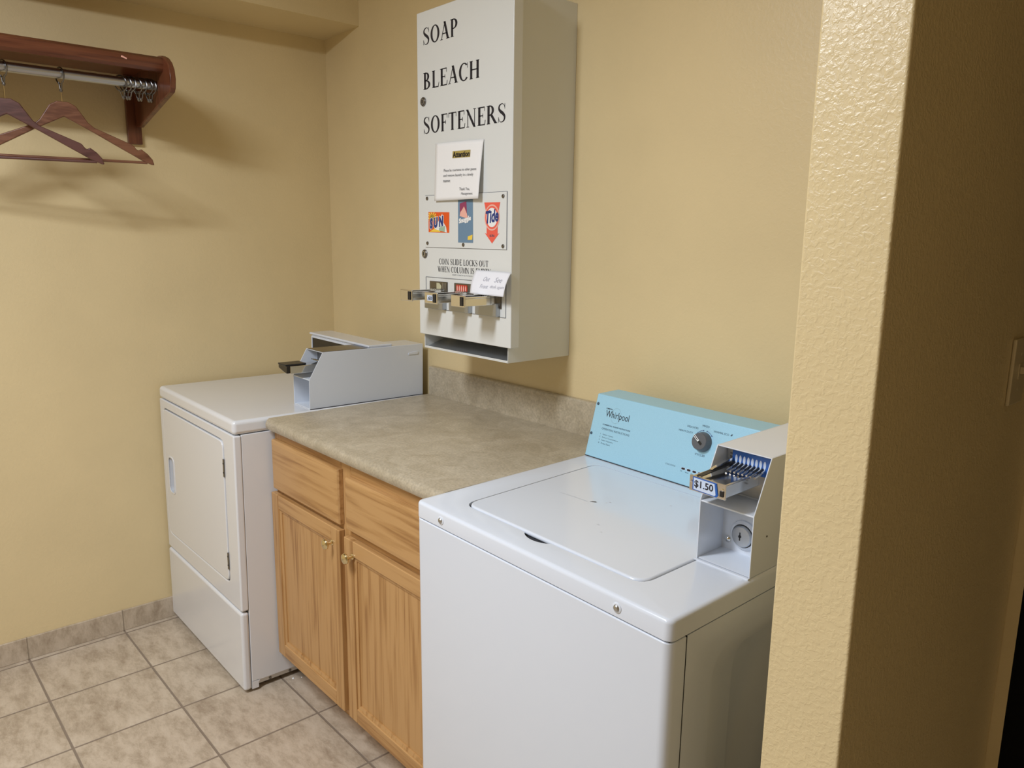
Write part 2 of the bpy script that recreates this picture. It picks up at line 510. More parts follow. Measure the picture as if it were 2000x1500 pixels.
def glyph(c):
    if c == ' ': return 0.42, []
    if c == 'I': return 0.50, _st(.25) + _se(.25, 0) + _se(.25, .965)
    if c == 'S': return 0.80, (crom([(.66, .76), (.58, .92), (.40, .985), (.20, .90), (.16, .74), (.28, .60), (.50, .46), (.64, .30), (.60, .11), (.40, .02), (.22, .07), (.12, .26)],
                                    [.03, .035, .04, .10, .14, .17, .18, .15, .10, .045, .035, .03]) + _st(.66, .035, .70, .99) + _st(.12, .035, .01, .30))
    if c == 'O': return 1.04, _arc(.52, .5, .46, .515, 0, 360, n=36)
    if c == 'C': return 0.96, _arc(.53, .5, .47, .515, 48, 318, n=28) + _st(.85, .04, .70, .99) + _se(.85, .70, .02)
    if c == 'U': return 1.02, _st(.24, TK, .32, 1) + _se(.24, .965) + _st(.80, TN, .32, 1) + _se(.80, .965, .13) + _arc(.4925, .33, .33, .345, 180, 360, TK * .7, TN)
    if c == 'A': return 1.00, _dg(.14, 0, .50, 1.02, TN) + _dg(.80, 0, .47, 1.02, TK) + _hb(.26, .70, .34) + _se(.14, 0, .13) + _se(.80, 0, .17)
    if c == 'P': return 0.82, _st(.22) + _se(.22, 0) + _se(.20, .965, .16) + _arc(.38, .72, .36, .28, -90, 90) + _hb(.22, .40, .977) + _hb(.22, .40, .463)
    if c == 'R': return 0.98, _st(.22) + _se(.22, 0) + _se(.20, .965, .16) + _arc(.36, .73, .34, .27, -90, 90) + _hb(.22, .38, .977) + _hb(.22, .38, .483) + _dg(.86, 0, .46, .49, TK * 1.1) + _se(.88, 0, .11)
    if c == 'B': return 0.88, (_st(.22) + _se(.18, 0, .13) + _se(.18, .965, .13) + _arc(.34, .75, .32, .25, -90, 90) + _arc(.36, .265, .40, .265, -90, 90)
                               + _hb(.22, .36, .977) + _hb(.22, .38, .52) + _hb(.22, .38, .022))
    if c == 'D': return 1.02, _st(.22) + _se(.18, 0, .13) + _se(.18, .965, .13) + _arc(.40, .5, .54, .5, -90, 90) + _hb(.2, .42, .977) + _hb(.2, .42, .022)
    if c == 'L': return 0.82, _st(.24) + _se(.24, 0) + _se(.24, .965) + _hb(.24, .74, .022) + _dg(.70, 0, .78, .28, .05)
    if c in 'EF':
        g = _st(.24) + _se(.22, .965, .14) + _hb(.24, .72, .977) + _st(.71, .04, .76, 1) + _hb(.24, .56, .52) + _st(.56, .04, .40, .64)
        if c == 'E': return 0.86, g + _se(.22, 0, .14) + _hb(.24, .74, .022) + _dg(.73, 0, .79, .27, .05)
        return 0.80, g + _se(.24, 0)
    if c == 'T': return 0.88, _st(.44) + _se(.44, 0) + _hb(.06, .82, .977) + _st(.07, .04, .74, 1) + _st(.81, .04, .74, 1)
    if c == 'H': return 1.06, _st(.24) + _st(.82) + _se(.24, 0) + _se(.24, .965) + _se(.82, 0) + _se(.82, .965) + _hb(.24, .82, .51)
    if c == 'N': return 1.04, _st(.20, TN) + _st(.84, TN) + _se(.20, 0, .13) + _se(.84, .965, .13) + _dg(.14, 1, .84, -.02, TK) + _se(.13, .965, .10)
    if c == 'K': return 1.02, _st(.22) + _se(.22, 0) + _se(.22, .965) + _dg(.30, .42, .78, 1, TN) + _se(.78, .965, .13) + _dg(.86, 0, .44, .58, TK) + _se(.88, 0, .13)
    if c == 'M': return 1.28, _st(.18, TN) + _dg(.20, 1, .62, .0, TK * .9) + _dg(.62, 0, 1.02, 1, TN) + _st(1.08) + _se(.18, 0, .13) + _se(1.08, 0) + _se(1.08, .965, .14) + _se(.16, .965, .12)
    if c == 'W': return 1.36, _dg(.16, 1, .46, 0, TK * .9) + _dg(.46, 0, .68, .9, TN) + _dg(.62, 1, .90, 0, TK * .9) + _dg(.90, 0, 1.20, 1, TN) + _se(.16, .965) + _se(.62, .965) + _se(1.2, .965, .12)
    if c == 'V': return 1.02, _dg(.16, 1, .52, 0, TK) + _dg(.52, 0, .86, 1, TN) + _se(.16, .965) + _se(.86, .965, .12)
    if c == 'Y': return 1.00, _dg(.14, 1, .50, .46, TK) + _dg(.50, .46, .84, 1, TN) + _se(.16, .965) + _se(.84, .965, .12) + _st(.50, TK, 0, .5) + _se(.5, 0)
    return 0.5, []
def serif(text, w, h):
    x = 0; P = []
    for c in text:
        adv, g = glyph(c)
        P += [[(x + a, b) for a, b in p] for p in g]; x += adv
    s = w / x
    return [[(a * s, b * h) for a, b in p] for p in P]
def seg_arc(cx, cy, r0, r1, a0, a1, n=20):
    o = []
    for i in range(n):
        t0 = math.radians(a0 + (a1 - a0) * i / n); t1 = math.radians(a0 + (a1 - a0) * (i + 1) / n)
        o.append([(cx + r0 * math.cos(t0), cy + r0 * math.sin(t0)), (cx + r1 * math.cos(t0), cy + r1 * math.sin(t0)),
                  (cx + r1 * math.cos(t1), cy + r1 * math.sin(t1)), (cx + r0 * math.cos(t1), cy + r0 * math.sin(t1))])
    return o

# ================================================================== the setting
def struct(name, mb, m, **k):
    o = mb.build(name, m, **k)
    o['kind'] = 'structure'
    return o
YR, XR, ZC = -4.3, 5.4, 2.60
struct('floor', MB().box(0, XR, YR, 0.16, -0.05, 0), tile_m)
struct('wall_left', MB().box(-0.1, 0, YR, 0.0, 0, ZC), wall_m)
struct('wall_back', MB().box(-0.1, 2.4542, 0, 0.1, 0, ZC), wall_m)
struct('wall_right', MB().box(2.4542, 2.5681, -0.6526, 0.05, 0, ZC), pier_m, bev=0.004, seg=2)
struct('wall_hall', MB().box(2.4542, 2.5900, 0.05, 0.09, 0, ZC), wall_m)
struct('wall_rear', MB().box(-0.1, XR, YR - 0.1, YR, 0, ZC), wall_m)
struct('ceiling', MB().box(-0.1, XR, YR, 0.16, ZC, ZC + 0.05), ceil_m)
# black slab standing in for the unlit doorway at the hall end
struct('doorway_dark', MB().box(2.5902, 3.48, 0.0512, 0.090, 0.004, 2.10), dark_m)
struct('wall_hall_header', MB().box(2.5900, 3.5, 0.05, 0.16, 2.105, ZC), wall_m)
struct('wall_hall_right', MB().box(XR, XR + 0.1, YR, 0.16, 0, ZC), wall_m)
struct('wall_hall_far', MB().box(3.5, XR, 0.05, 0.16, 0, ZC), wall_m)
# boxed-in soffit along the left wall
sf = MB(); b_ = sf.bm
def sv(*p): return b_.verts.new(p)
zs, zo = 2.2370, 2.2420
q = [sv(0, 0, 2.2375), sv(0.262, 0, 2.2440), sv(0.262, YR, 2.253), sv(0, YR, 2.2375), sv(0, 0, ZC), sv(0.262, 0, ZC), sv(0.262, YR, ZC), sv(0, YR, ZC)]
for f in ((0, 1, 2, 3), (4, 5, 6, 7), (0, 1, 5, 4), (1, 2, 6, 5), (2, 3, 7, 6), (3, 0, 4, 7)): b_.faces.new([q[i] for i in f])
struct('trim_1', sf, wall_m)
# tile baseboard
struct('baseboard_left', MB().box(0, 0.009, YR, -0.008, 0, 0.081), base_m, bev=0.002, seg=2)

# ceiling lamp (out of frame, above) and housing of the added rear light
for lx, ly, ll in ((1.58, -2.05, 'long ceiling lamp above the floor in front of the countertop'), (1.95, -3.45, 'added ceiling light at the unseen rear end of the room')):
    t = thing('ceiling_lamp', ll, 'lamp', (lx, ly, ZC))
    MB().box(lx - 0.16, lx + 0.16, ly - 0.58, ly + 0.58, ZC - 0.045, ZC - 0.001).build('housing', white_in, t, bev=0.004)

# ================================================================== clothes rail on the left wall
rk = thing('coat_rack', 'reddish wooden wall shelf with hanging rail high on the left wall', 'rack', (0.0, -0.75, 1.774))
prof = [(0.001, 2.000), (0.20, 2.000), (0.262, 1.993), (0.285, 1.978), (0.305, 1.968), (0.322, 1.968), (0.333, 1.976), (0.337, 1.990),
        (0.332, 2.004), (0.318, 2.013), (0.30, 2.016), (0.001, 2.018)]
MB().prism(prof, frame((0, 0, 0), (1, 0, 0), (0, 0, 1)), 0.745, 1.75).build('shelf_board', cherry_m, rk)
pan = [(0.001, 1.835), (0.045, 1.828), (0.062, 1.832), (0.372, 1.902), (0.384, 1.914), (0.390, 1.940), (0.384, 1.970), (0.368, 1.992), (0.345, 2.008), (0.318, 2.018),
       (0.29, 2.022), (0.001, 2.022)]
MB().prism(pan, frame((0, 0, 0), (1, 0, 0), (0, 0, 1)), 0.727, 0.745).build('end_bracket', cherryv_m, rk, bev=0.004)
MB().prism(pan, frame((0, 0, 0), (1, 0, 0), (0, 0, 1)), 1.750, 1.768).build('end_bracket', cherryv_m, rk, bev=0.004)
MB().box(0.0005, 0.018, -0.773, -0.7272, 1.774, 2.000).build('wall_cleat', cherryv_m, rk, bev=0.002)
MB().cyl((0.25, -1.75, 1.936), (0.25, -0.7455, 1.936), 0.0145, n=32).build('rail', steel_m, rk)
MB().polys([[(0, 0), (0.016, -0.005), (0.017, -0.001), (0.002, 0.005)]], frame((0.3375, -0.868, 1.993), (0, 1, 0), (0, 0, 1)), h=0.0006).build('scratch', pink_m, rk)

H2 = [(0.0007, 1.8567), (0.0143, 1.8574), (0.0349, 1.8461), (0.0494, 1.8237), (0.064, 1.801), (0.0795, 1.7873), (0.1844, 1.743),
      (0.1900, 1.7350), (0.1950, 1.7285), (0.2010, 1.7290), (0.2060, 1.7330), (0.2236, 1.7190), (0.2375, 1.7020), (0.2419, 1.6853), (0.2340, 1.6861), (0.2076, 1.6976), (0.0783, 1.7721), (0.0012, 1.8136)]
def make_hanger(y, zt, deg, m, label):
    t = thing('clothes_hanger', label, 'hanger', (0.25, y, zt), 'wooden clothes hangers on the rail')
    th = math.radians(deg)
    u = Vector((math.sin(th), math.cos(th), 0))
    dz = zt - 1.857
    R = [(s, z + dz) for s, z in H2]
    Lf = [(-s, z) for s, z in R[::-1] if s > 0.002]
    pts = R + Lf
    fr = (Vector((0.25, y, 0)), u, Vector((0, 0, 1)))
    MB().prism(pts[::-1], fr, -0.007, 0.007).build('body', m, t, bev=0.003, seg=2, ang=28)
    zb = 1.692 + dz
    c0 = Vector((0.25, y, zb))
    MB().cyl(c0 - u * 0.222, c0 + u * 0.222, 0.0042, n=12).build('trouser_bar', m, t)
    MB().cyl((0.25, y, zt - 0.004), (0.25, y, 1.893), 0.0016, n=10).build('pin', brass_m, t)
    return t
make_hanger(-1.018, 1.857, 10, hang_m, 'brown wooden hanger hanging nearest the bracket end of the rail')
make_hanger(-1.165, 1.849, 12, hang2_m, 'dark wooden hanger cut by the left photo edge, overlapping the other')

def ring_parts(name, label, y, yaw, tilt, withclasp=True, group='metal hanger rings on the rail'):
    """split ring round the rail with a small spade-shaped catch below"""
    zc = 1.9305
    t = thing(name, label, 'ring', (0.25, y, zc + 0.0265), group)
    d = Vector((math.cos(yaw), math.sin(yaw), 0)); up_ = Vector((d.y * math.sin(tilt), -d.x * math.sin(tilt), math.cos(tilt)))
    top = Vector((0.25, y, zc + 0.0245))
    P = []
    for i in range(32):
        a = 2 * PI * i / 32
        P.append(top - up_ * 0.0245 + (d * math.sin(a) + up_ * math.cos(a)) * 0.0235)
    MB().tube(P, 0.0021, 8, closed=True).build('loop', darksteel_m, t)
    c = top - up_ * 0.048
    cl = MB()
    Q = [c + d * 0.010 + up_ * 0.006, c + d * 0.006 - up_ * 0.004, c + d * 0.0045 - up_ * 0.012, c + d * 0.001 - up_ * 0.020,
         c - d * 0.002 - up_ * 0.020, c - d * 0.0045 - up_ * 0.012, c - d * 0.006 - up_ * 0.004, c - d * 0.010 + up_ * 0.006]
    cl.tube(Q, 0.0022, 8)
    cl.lathe(c - up_ * 0.013, -up_, [(0, 0), (0.001, 0.004), (0.006, 0.005), (0.010, 0.003), (0.012, 0)], 10)
    cl.build('catch', darksteel_m, t)
    return t
ring_parts('hanger_ring', 'dark metal ring holding the hanger nearest the bracket', -1.018, 0.25, 0.0)
ring_parts('hanger_ring', 'dark metal ring holding the hanger cut by the photo edge', -1.164, 0.35, 0.0)
for i, (y, yaw, tl) in enumerate([(-0.853, 0.55, 0.18), (-0.836, 0.5, 0.05), (-0.822, 0.62, -0.10), (-0.806, 0.45, 0.12), (-0.790, 0.6, -0.05), (-0.774, 0.5, 0.10), (-0.762, 0.55, 0.0)]):
    ring_parts('hanger_ring', 'empty dark metal ring bunched against the bracket at the rail end', y, yaw, tl, group='empty rings bunched at the rail end')

# ================================================================== dryer
def tiltmat(a, tx, ty):
    a, tx, ty = map(math.radians, (a, tx, ty))
    return Matrix(((math.cos(a), -math.sin(a), -tx), (math.sin(a), math.cos(a), -ty), (tx, ty, 1)))
D = thing('clothes_dryer', 'white front-loading coin dryer in the corner by the left wall', 'dryer', (0.35, -0.35, 0), rot3=tiltmat(-0.2955, -0.4029, -0.4434))
DX0, DX1, DY, DZ = 0.0075, 0.7065, -0.744, 0.9129
MB().box(DX0, DX1, DY, -0.03, 0.8682, DZ).build('top_panel', dryer_m, D, bev=0.013, seg=4)
# side and rear shell with the toe recess
sh = MB()
sh.plate([[(-0.719, 0.0365), (-0.700, 0.0365), (-0.688, 0.0345), (-0.05, 0.0345), (-0.05, 0.8675), (-0.719, 0.8675)]], FX(0), DX0 + 0.002, DX1 - 0.0015)
sh.build('cabinet', dryer_m, D, bev=0.002, seg=2)
MB().box(DX0 + 0.02, DX1 - 0.009, -0.700, -0.06, 0.018, 0.0345).build('base_flange', dryer_m, D, bev=0.001)
MB().plate([[(-0.719, 0.010), (-0.697, 0.010), (-0.697, 0.028), (-0.692, 0.0345), (-0.719, 0.0365)]], FX(0), DX1 - 0.02, DX1 - 0.0015).build('corner_foot', dryer_m, D)
for yy in (-0.655, -0.585):
    MB().lathe((DX1 - 0.009, yy, 0.024), (1, 0, 0), [(0, 0.005), (0.002, 0.0045), (0.003, 0)], 12).build('screw', darksteel_m, D)
for xx, yy in ((0.06, -0.66), (0.655, -0.66), (0.06, -0.12), (0.655, -0.12)):
    MB().cyl((xx, yy, 0.0005), (xx, yy, 0.016), 0.018).build('foot', rubber_m, D)
# front panels
def wrap_panel(x0, x1, yf, yb, z0, z1, hole=None, r=0.012):
    mb = MB()
    loops = [[(x0, z0), (x1, z0), (x1, z1), (x0, z1)]]
    if hole: loops.append(hole)
    mb.plate(loops, FY(0), -yb, -yf)
    return mb
door_lp = rquad([(0.036, 0.352), (0.622, 0.3605), (0.622, 0.8355), (0.043, 0.8365)], 0.026)
def grow(lp, d):
    cx = sum(p[0] for p in lp) / len(lp); cy = sum(p[1] for p in lp) / len(lp)
    hx = max(abs(p[0] - cx) for p in lp); hy = max(abs(p[1] - cy) for p in lp)
    return [(cx + (p[0] - cx) * (1 + d / hx), cy + (p[1] - cy) * (1 + d / hy)) for p in lp]
wrap_panel(DX0 + 0.001, DX1, DY, -0.7205, 0.2885, 0.8665, hole=door_lp).build('front_panel', dryer_m, D, bev=0.009, seg=3, ang=60)
MB().box(DX0 + 0.01, DX1 - 0.012, -0.7215, -0.7185, 0.28, 0.869).build('front_backing', seam_m, D)
wrap_panel(DX0 + 0.001, DX1, DY - 0.002, -0.7195, 0.010, 0.2830).build('lower_panel', dryer_m, D, bev=0.010, seg=4)
dl = grow(door_lp, -0.0032)
hl = rrect(0.0795, 0.1335, 0.526, 0.660, 0.018)
door = MB().plate([dl, hl], FY(0), 0.724, 0.7462).build('door', dryer_m, D, bev=0.003, seg=2, ang=60)
cup = MB(); ol = rrect(0.0795, 0.1335, 0.526, 0.660, 0.018); il = rrect(0.093, 0.1300, 0.537, 0.648, 0.012)
fr_ = FY(0); n = len(ol)
A = [cup.bm.verts.new((p[0], -0.7440, p[1])) for p in ol]; B = [cup.bm.verts.new((p[0], -0.7290, p[1])) for p in il]
for i in range(n): cup.bm.faces.new((A[i], A[(i + 1) % n], B[(i + 1) % n], B[i]))
cup.bm.faces.new(B[::-1])
cup.build('handle_recess', scoop_m, door)
MB().plate([grow(hl, 0.004), grow(hl, -0.0015)], FY(0), 0.7455, 0.7482).build('handle_rim', dryer_m, door, bev=0.001, seg=2)
for z0, z1 in ((0.718, 0.776), (0.407, 0.463)):
    h_ = MB().box(0.6175, 0.6265, -0.7475, -0.742, z0, z1).build('hinge', darksteel_m, D, bev=0.0008)
    for k in range(2): MB().cyl((0.622, -0.7472, z0 + 0.014 + k * 0.03), (0.622, -0.7485, z0 + 0.014 + k * 0.03), 0.0028, n=12).build('screw', black_m, h_)

def meter_box(T, x0, x1, ykn, ytop, yback, z0, zkn, zt, ypl, face, zsh, side_m):
    """folded sheet coin-meter housing: open front with a shelf, sloped cheeks"""
    cheek = [(ykn, z0), (yback, z0), (yback, zt), (ytop, zt), (ykn, zkn)]
    hs = MB()
    hs.prism(cheek, FX(x0), 0, 0.0022)
    hs.prism(cheek, FX(x1 - 0.0022), 0, 0.0022)
    hs.box(x0 + 0.0021, x1 - 0.0021, ytop, yback, zt - 0.0022, zt)
    hs.box(x0 + 0.0021, x1 - 0.0021, yback - 0.002, yback, z0, zt - 0.002)
    hs.build('meter_housing', side_m, T, bev=0.0009, seg=2)
    MB().box(x0 + 0.0022, x1 - 0.0022, ykn + 0.001, ypl, zsh - 0.003, zsh).build('meter_shelf', white_in, T, bev=0.0008)
    MB().box(x0 + 0.0022, x1 - 0.0022, ypl, ypl + 0.002, z0 + 0.001, zt - 0.003).build('meter_backplate', white_in, T)
    MB().box(x0 + 0.0022, x1 - 0.0022, ykn + 0.003, ypl, z0 + 0.0005, z0 + 0.003).build('meter_floor', white_in, T)

# dryer coin meter
mx0, mx1 = 0.5790, 0.6940
meter_box(D, mx0, mx1, -0.483, -0.4332, -0.0385, DZ, 1.012, 1.0982, -0.395, -0.48, 1.012, white_m)
MB().box(mx1 - 0.002, mx1 + 0.0016, -0.4825, -0.04, DZ + 0.0002, DZ + 0.0022).build('meter_gap_shade', seam_m, D)  # dark strip drawn in for the shaded gap along the box bottom
# louvre near the rear of the right cheek
MB().prism([(-0.101, 1.0625), (-0.063, 1.0625), (-0.060, 1.0655), (-0.060, 1.0715), (-0.063, 1.074), (-0.101, 1.0700)], FX(mx1), 0.0, 0.0025).build('knockout', white_m, D, bev=0.001)
MB().box(mx0 + 0.008, mx1 - 0.006, -0.4315, -0.262, 1.0984, 1.0994).build('meter_top_film', darksteel_m, D)
MB().box(mx0 + 0.010, mx1 - 0.008, -0.399, -0.3952, 1.018, 1.092).build('slide_plate', darksteel_m, D, bev=0.001)
sl = MB().box(0.600, 0.660, -0.530, -0.400, 1.031, 1.056).build('coin_slide', chrome_m, D, bev=0.002)
MB().box(0.594, 0.650, -0.542, -0.470, 1.0565, 1.0615).build('coin_tray', black_m, sl, bev=0.001)
MB().prism([(0.596, 1.046), (0.634, 1.036), (0.655, 1.033), (0.657, 1.057), (0.596, 1.059)], FY(0), 0.5302, 0.541).build('slide_face', glass_m, sl, bev=0.001)
cf = MB()
for k in range(6): cf.cyl((0.606 + k * 0.009, -0.402, 1.058), (0.606 + k * 0.009, -0.43, 1.066), 0.0022, n=8)
cf.build('coin_fingers', chrome_m, sl)
# dryer console behind
cw = MB()
cw.prism([(-0.251, DZ), (-0.165, DZ), (-0.165, 1.1035), (-0.2515, 1.1035), (-0.2515, 1.0955)], FX(0.262), 0.0, 0.688 - 0.262)
cw.build('console', white_m, D, bev=0.002, seg=2)
MB().box(0.255, 0.690, -0.259, -0.165, 1.0995, 1.1075).build('console_cap', white_m, D, bev=0.003, seg=3)
MB().plate([[(0.262, 0.92), (0.60, 0.92), (0.60, 1.094), (0.262, 1.094)], [(0.268, 0.925), (0.594, 0.925), (0.594, 1.088), (0.268, 1.088)]], FY(0), 0.2512, 0.2550).build('panel_frame', white_m, D)
MB().box(0.268, 0.594, -0.2525, -0.2515, 0.925, 1.088).build('control_panel', glass_m, D)

# ================================================================== base cabinet
C = thing('base_cabinet', 'oak base cabinet with two drawers and two doors between dryer and washer', 'cabinet', (1.15, -0.33, 0))
cx0, cx1, FYd, FYf = 0.716, 1.618, -0.628, -0.609
cc = MB()
cc.box(cx0, cx0 + 0.016, -0.5895, -0.02, 0.095, 0.8728)
cc.box(cx1 - 0.016, cx1, -0.5895, -0.02, 0.095, 0.8728)
cc.box(cx0 + 0.016, cx1 - 0.016, -0.5895, -0.03, 0.095, 0.112)
cc.box(cx0 + 0.016, cx1 - 0.016, -0.03, -0.02, 0.095, 0.8728)
cc.build('carcass', oak_v, C)
for xa, xb in ((cx0, cx0 + 0.042), (1.128, 1.184), (cx1 - 0.042, cx1)):
    MB().box(xa, xb, FYf, -0.590, 0.094, 0.873).build('face_stile', oak_v, C)
for z0, z1 in ((0.094, 0.135), (0.655, 0.700), (0.825, 0.873)):
    for xa, xb in ((cx0 + 0.042, 1.128), (1.184, cx1 - 0.042)):
        MB().box(xa, xb, FYf + 0.0004, -0.590, z0, z1).build('face_rail', oak_h, C)
MB().box(cx0 + 0.01, cx1 - 0.01, -0.545, -0.53, 0.0005, 0.0945).build('toe_kick', oak_h, C)
def drawer(x0, x1, z0, z1):
    d = MB()
    b = 0.016
    N_ = [(x0, z0), (x1, z0), (x1, z1), (x0, z1)]
    I_ = [(x0 + b, z0 + b * .8), (x1 - b, z0 + b * .8), (x1 - b, z1 - b * .8), (x0 + b, z1 - b * .8)]
    V = d.bm.verts
    A = [V.new((p[0], FYf - 0.0002, p[1])) for p in N_]; B = [V.new((p[0], FYd + 0.006, p[1])) for p in N_]
    K = [V.new((p[0] + (0.004 if i in (0, 3) else -0.004), FYd + 0.0015, p[1] + (0.003 if i < 2 else -0.003))) for i, p in enumerate(N_)]
    G = [V.new((p[0], FYd, p[1])) for p in I_]
    for P_, Q_ in ((A, B), (B, K), (K, G)):
        for i in range(4): d.bm.faces.new((P_[i], P_[(i + 1) % 4], Q_[(i + 1) % 4], Q_[i]))
    d.bm.faces.new(A[::-1]); d.bm.faces.new(G)
    return d.build('drawer_front', oak_h, C, bev=0.0012, seg=2, ang=8)
drawer(0.724, 1.143, 0.684, 0.844)
drawer(1.180, 1.612, 0.684, 0.832)
def knob(p, parent):
    MB().lathe(p, (0, -1, 0), [(0, 0.0085), (0.002, 0.008), (0.004, 0.0050), (0.012, 0.0048), (0.015, 0.009), (0.019, 0.0145), (0.023, 0.0155), (0.027, 0.0135), (0.0295, 0.007), (0.030, 0)], 28).build('knob', brass_m, parent)
def cdoor(x0, x1, z0, z1, kx, kz):
    d = bpy.data.objects.new('door', None); COL.objects.link(d); d.parent = C; d.empty_display_size = 0.02
    BASE[d.name] = BASE[C.name]
    f = 0.046; yb = FYf - 0.0002
    for xa in (x0, x1 - f): MB().box(xa, xa + f, FYd, yb, z0, z1).build('door_stile', oak_v, d, bev=0.003, seg=2)
    for za in (z0, z1 - f): MB().box(x0 + f, x1 - f, FYd, yb, za, za + f).build('door_rail', oak_h, d, bev=0.003, seg=2)
    pn = MB()
    a = 0.010
    o_ = [(x0 + f, z0 + f), (x1 - f, z0 + f), (x1 - f, z1 - f), (x0 + f, z1 - f)]
    i_ = [(x0 + f + a, z0 + f + a), (x1 - f - a, z0 + f + a), (x1 - f - a, z1 - f - a), (x0 + f + a, z1 - f - a)]
    V = pn.bm.verts
    A = [V.new((p[0], FYd + 0.004, p[1])) for p in o_]; B = [V.new((p[0], FYd + 0.0065, p[1])) for p in i_]
    E = [V.new((p[0], FYd + 0.010, p[1])) for p in i_]
    for P_, Q_ in ((A, B), (B, E)):
        for i in range(4): pn.bm.faces.new((P_[i], P_[(i + 1) % 4], Q_[(i + 1) % 4], Q_[i]))
    pn.bm.faces.new(E)
    pn.build('door_panel', oak_v, d, smooth=False)
    knob((kx, FYd, kz), d)
cdoor(0.711, 1.143, 0.112, 0.669, 1.103, 0.622)
cdoor(1.169, 1.612, 0.112, 0.661, 1.214, 0.616)

# ================================================================== countertop
ct = MB()
pf = [(-0.022, 0.875), (-0.60, 0.875), (-0.606, 0.8735), (-0.628, 0.8735), (-0.636, 0.877), (-0.6405, 0.885), (-0.6405, 0.896), (-0.636, 0.906), (-0.628, 0.9114), (-0.022, 0.9114)]
ct.prism(pf[::-1], FX(0.7225), 0, 1.6392 - 0.7225)
ctop = ct.build('countertop', counter_m, None, base=(1.15, -0.33, 0.875))
tag(ctop, 'beige mottled laminate countertop with backsplash between dryer and washer', 'countertop')
MB().prism([(-0.0215, 0.875), (-0.0008, 0.875), (-0.0008, 1.0125), (-0.005, 1.0137), (-0.0165, 1.0137), (-0.0205, 1.0110), (-0.0215, 1.0070)], FX(0.7225), 0, 1.6392 - 0.7225).build('backsplash', counter_m, ctop, bev=0.002)

# ================================================================== washer
W = thing('washing_machine', 'white top-loading coin washer with sky blue control panel in front', 'washing machine', (2.02485, -0.3824, 0), rot3=tiltmat(-0.4441, -0.6678, 0.7416))
BASE[W.name] = Vector((2.0, -0.35, 0)); UNIT[W.name] = (0.974, 0.0384)
WX0, WX1, WY, WZ, WS = 1.5974, 2.3017, -0.6766, 0.8973, 0.8606
# top deck with the lid opening
lid_lp = rquad([(1.6905, -0.6085), (2.1865, -0.6085), (2.1885, -0.1760), (1.6790, -0.1760)], 0.034)
hole = grow(lid_lp, 0.0034)
hx0, hx1 = 1.888, 1.966
newh = []
front_done = False
for i, p in enumerate(hole):
    newh.append(p)
    nx = hole[(i + 1) % len(hole)]
    if abs(p[1] - nx[1]) < 0.004 and p[1] < -0.6 and abs(nx[0] - p[0]) > 0.1 and not front_done:
        front_done = True
        s = 1 if nx[0] > p[0] else -1
        seq = [(hx0 + (hx1 - hx0) * k / 10, p[1] - 0.0165 * math.sin(PI * k / 10) ** 0.7) for k in range(11)]
        newh += seq if s > 0 else seq[::-1]
outer = rrect(WX0, WX1, WY, -0.03, 0.015, 6)
deck = MB().plate([outer, newh], FZ(0), WS, WZ)
key = {(round(p[0], 5), round(p[1], 5)) for p in outer}
on = lambda v: abs(v.co.z - WZ) < 1e-5 and (round(v.co.x, 5), round(v.co.y, 5)) in key
rim = [e for e in deck.bm.edges if on(e.verts[0]) and on(e.verts[1])]
bmesh.ops.bevel(deck.bm, geom=rim, offset=0.008, segments=4, profile=0.5, affect='EDGES')
deck.build('top_deck', white_m, W, flat_sharp=40)
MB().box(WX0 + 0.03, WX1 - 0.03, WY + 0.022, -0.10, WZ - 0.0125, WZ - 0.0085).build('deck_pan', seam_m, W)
lid = MB().plate([lid_lp], FZ(0), WZ - 0.0082, WZ + 0.0022).build('lid', white_m, W, bev=0.005, seg=3, ang=60)
sm = MB()
sm.polys([[(1.858, -0.392), (1.862, -0.389), (1.869, -0.386), (1.872, -0.382), (1.866, -0.380), (1.860, -0.385)]], FZ(WZ + 0.0022), h=0.0003)
sm.build('scuff', dirt_m, lid)
for (a, b, L_, an) in [(1.775, -0.400, 0.045, 0.10), (1.815, -0.396, 0.04, 0.05)]:
    u = Vector((math.cos(an), math.sin(an)))
    MB().polys([[(a, b), (a + u.x * L_, b + u.y * L_), (a + u.x * L_, b + u.y * L_ + 0.001), (a, b + 0.0012)]], FZ(WZ + 0.0022), h=0.0003).build('smudge', smudge_m, lid)
for k in range(5):
    a = 1.87 + rnd.random() * 0.28; b = -0.52 + rnd.random() * 0.30
    MB().polys([circ(a, b, 0.002 + 0.003 * rnd.random(), 8, 0.0012)], FZ(WZ + 0.0022), h=0.0003).build('smudge', smudge_m, lid)
# front panel wraps the corner; side panel has pressed recesses
fp = MB()
r = 0.017
pts = [(WX1, -0.632), (WX0, -0.632)]
for i in range(7):
    t_ = math.radians(180 + 90 * i / 6); pts.append((WX0 + r + r * math.cos(t_), WY + r + r * math.sin(t_)))
for i in range(7):
    t_ = math.radians(270 + 90 * i / 6); pts.append((WX1 - r + r * math.cos(t_), WY + r + r * math.sin(t_)))
fp.prism(pts[::-1], FZ(0), 0.022, 0.8575)
fp.build('front_panel', white_m, W, bev=0.003, seg=3, ang=60)
sd = MB(); V = sd.bm.verts; xs = WX1 - 0.0006
O_ = [(-0.6312, 0.03), (-0.03, 0.03), (-0.03, 0.8578), (-0.6312, 0.8578)]
L1 = rrect(-0.555, -0.10, 0.10, 0.805, 0.06, 8); L2 = rrect(-0.543, -0.112, 0.112, 0.793, 0.055, 8)
L3 = rrect(-0.482, -0.14, 0.13, 0.782, 0.05, 8); L4 = rrect(-0.455, -0.165, 0.15, 0.757, 0.05, 8)
def ring3(lp, x): return [V.new((x, p[0], p[1])) for p in lp]
Rs = [ring3(L1, xs), ring3(L2, xs - 0.006), ring3(L3, xs - 0.007), ring3(L4, xs - 0.027)]
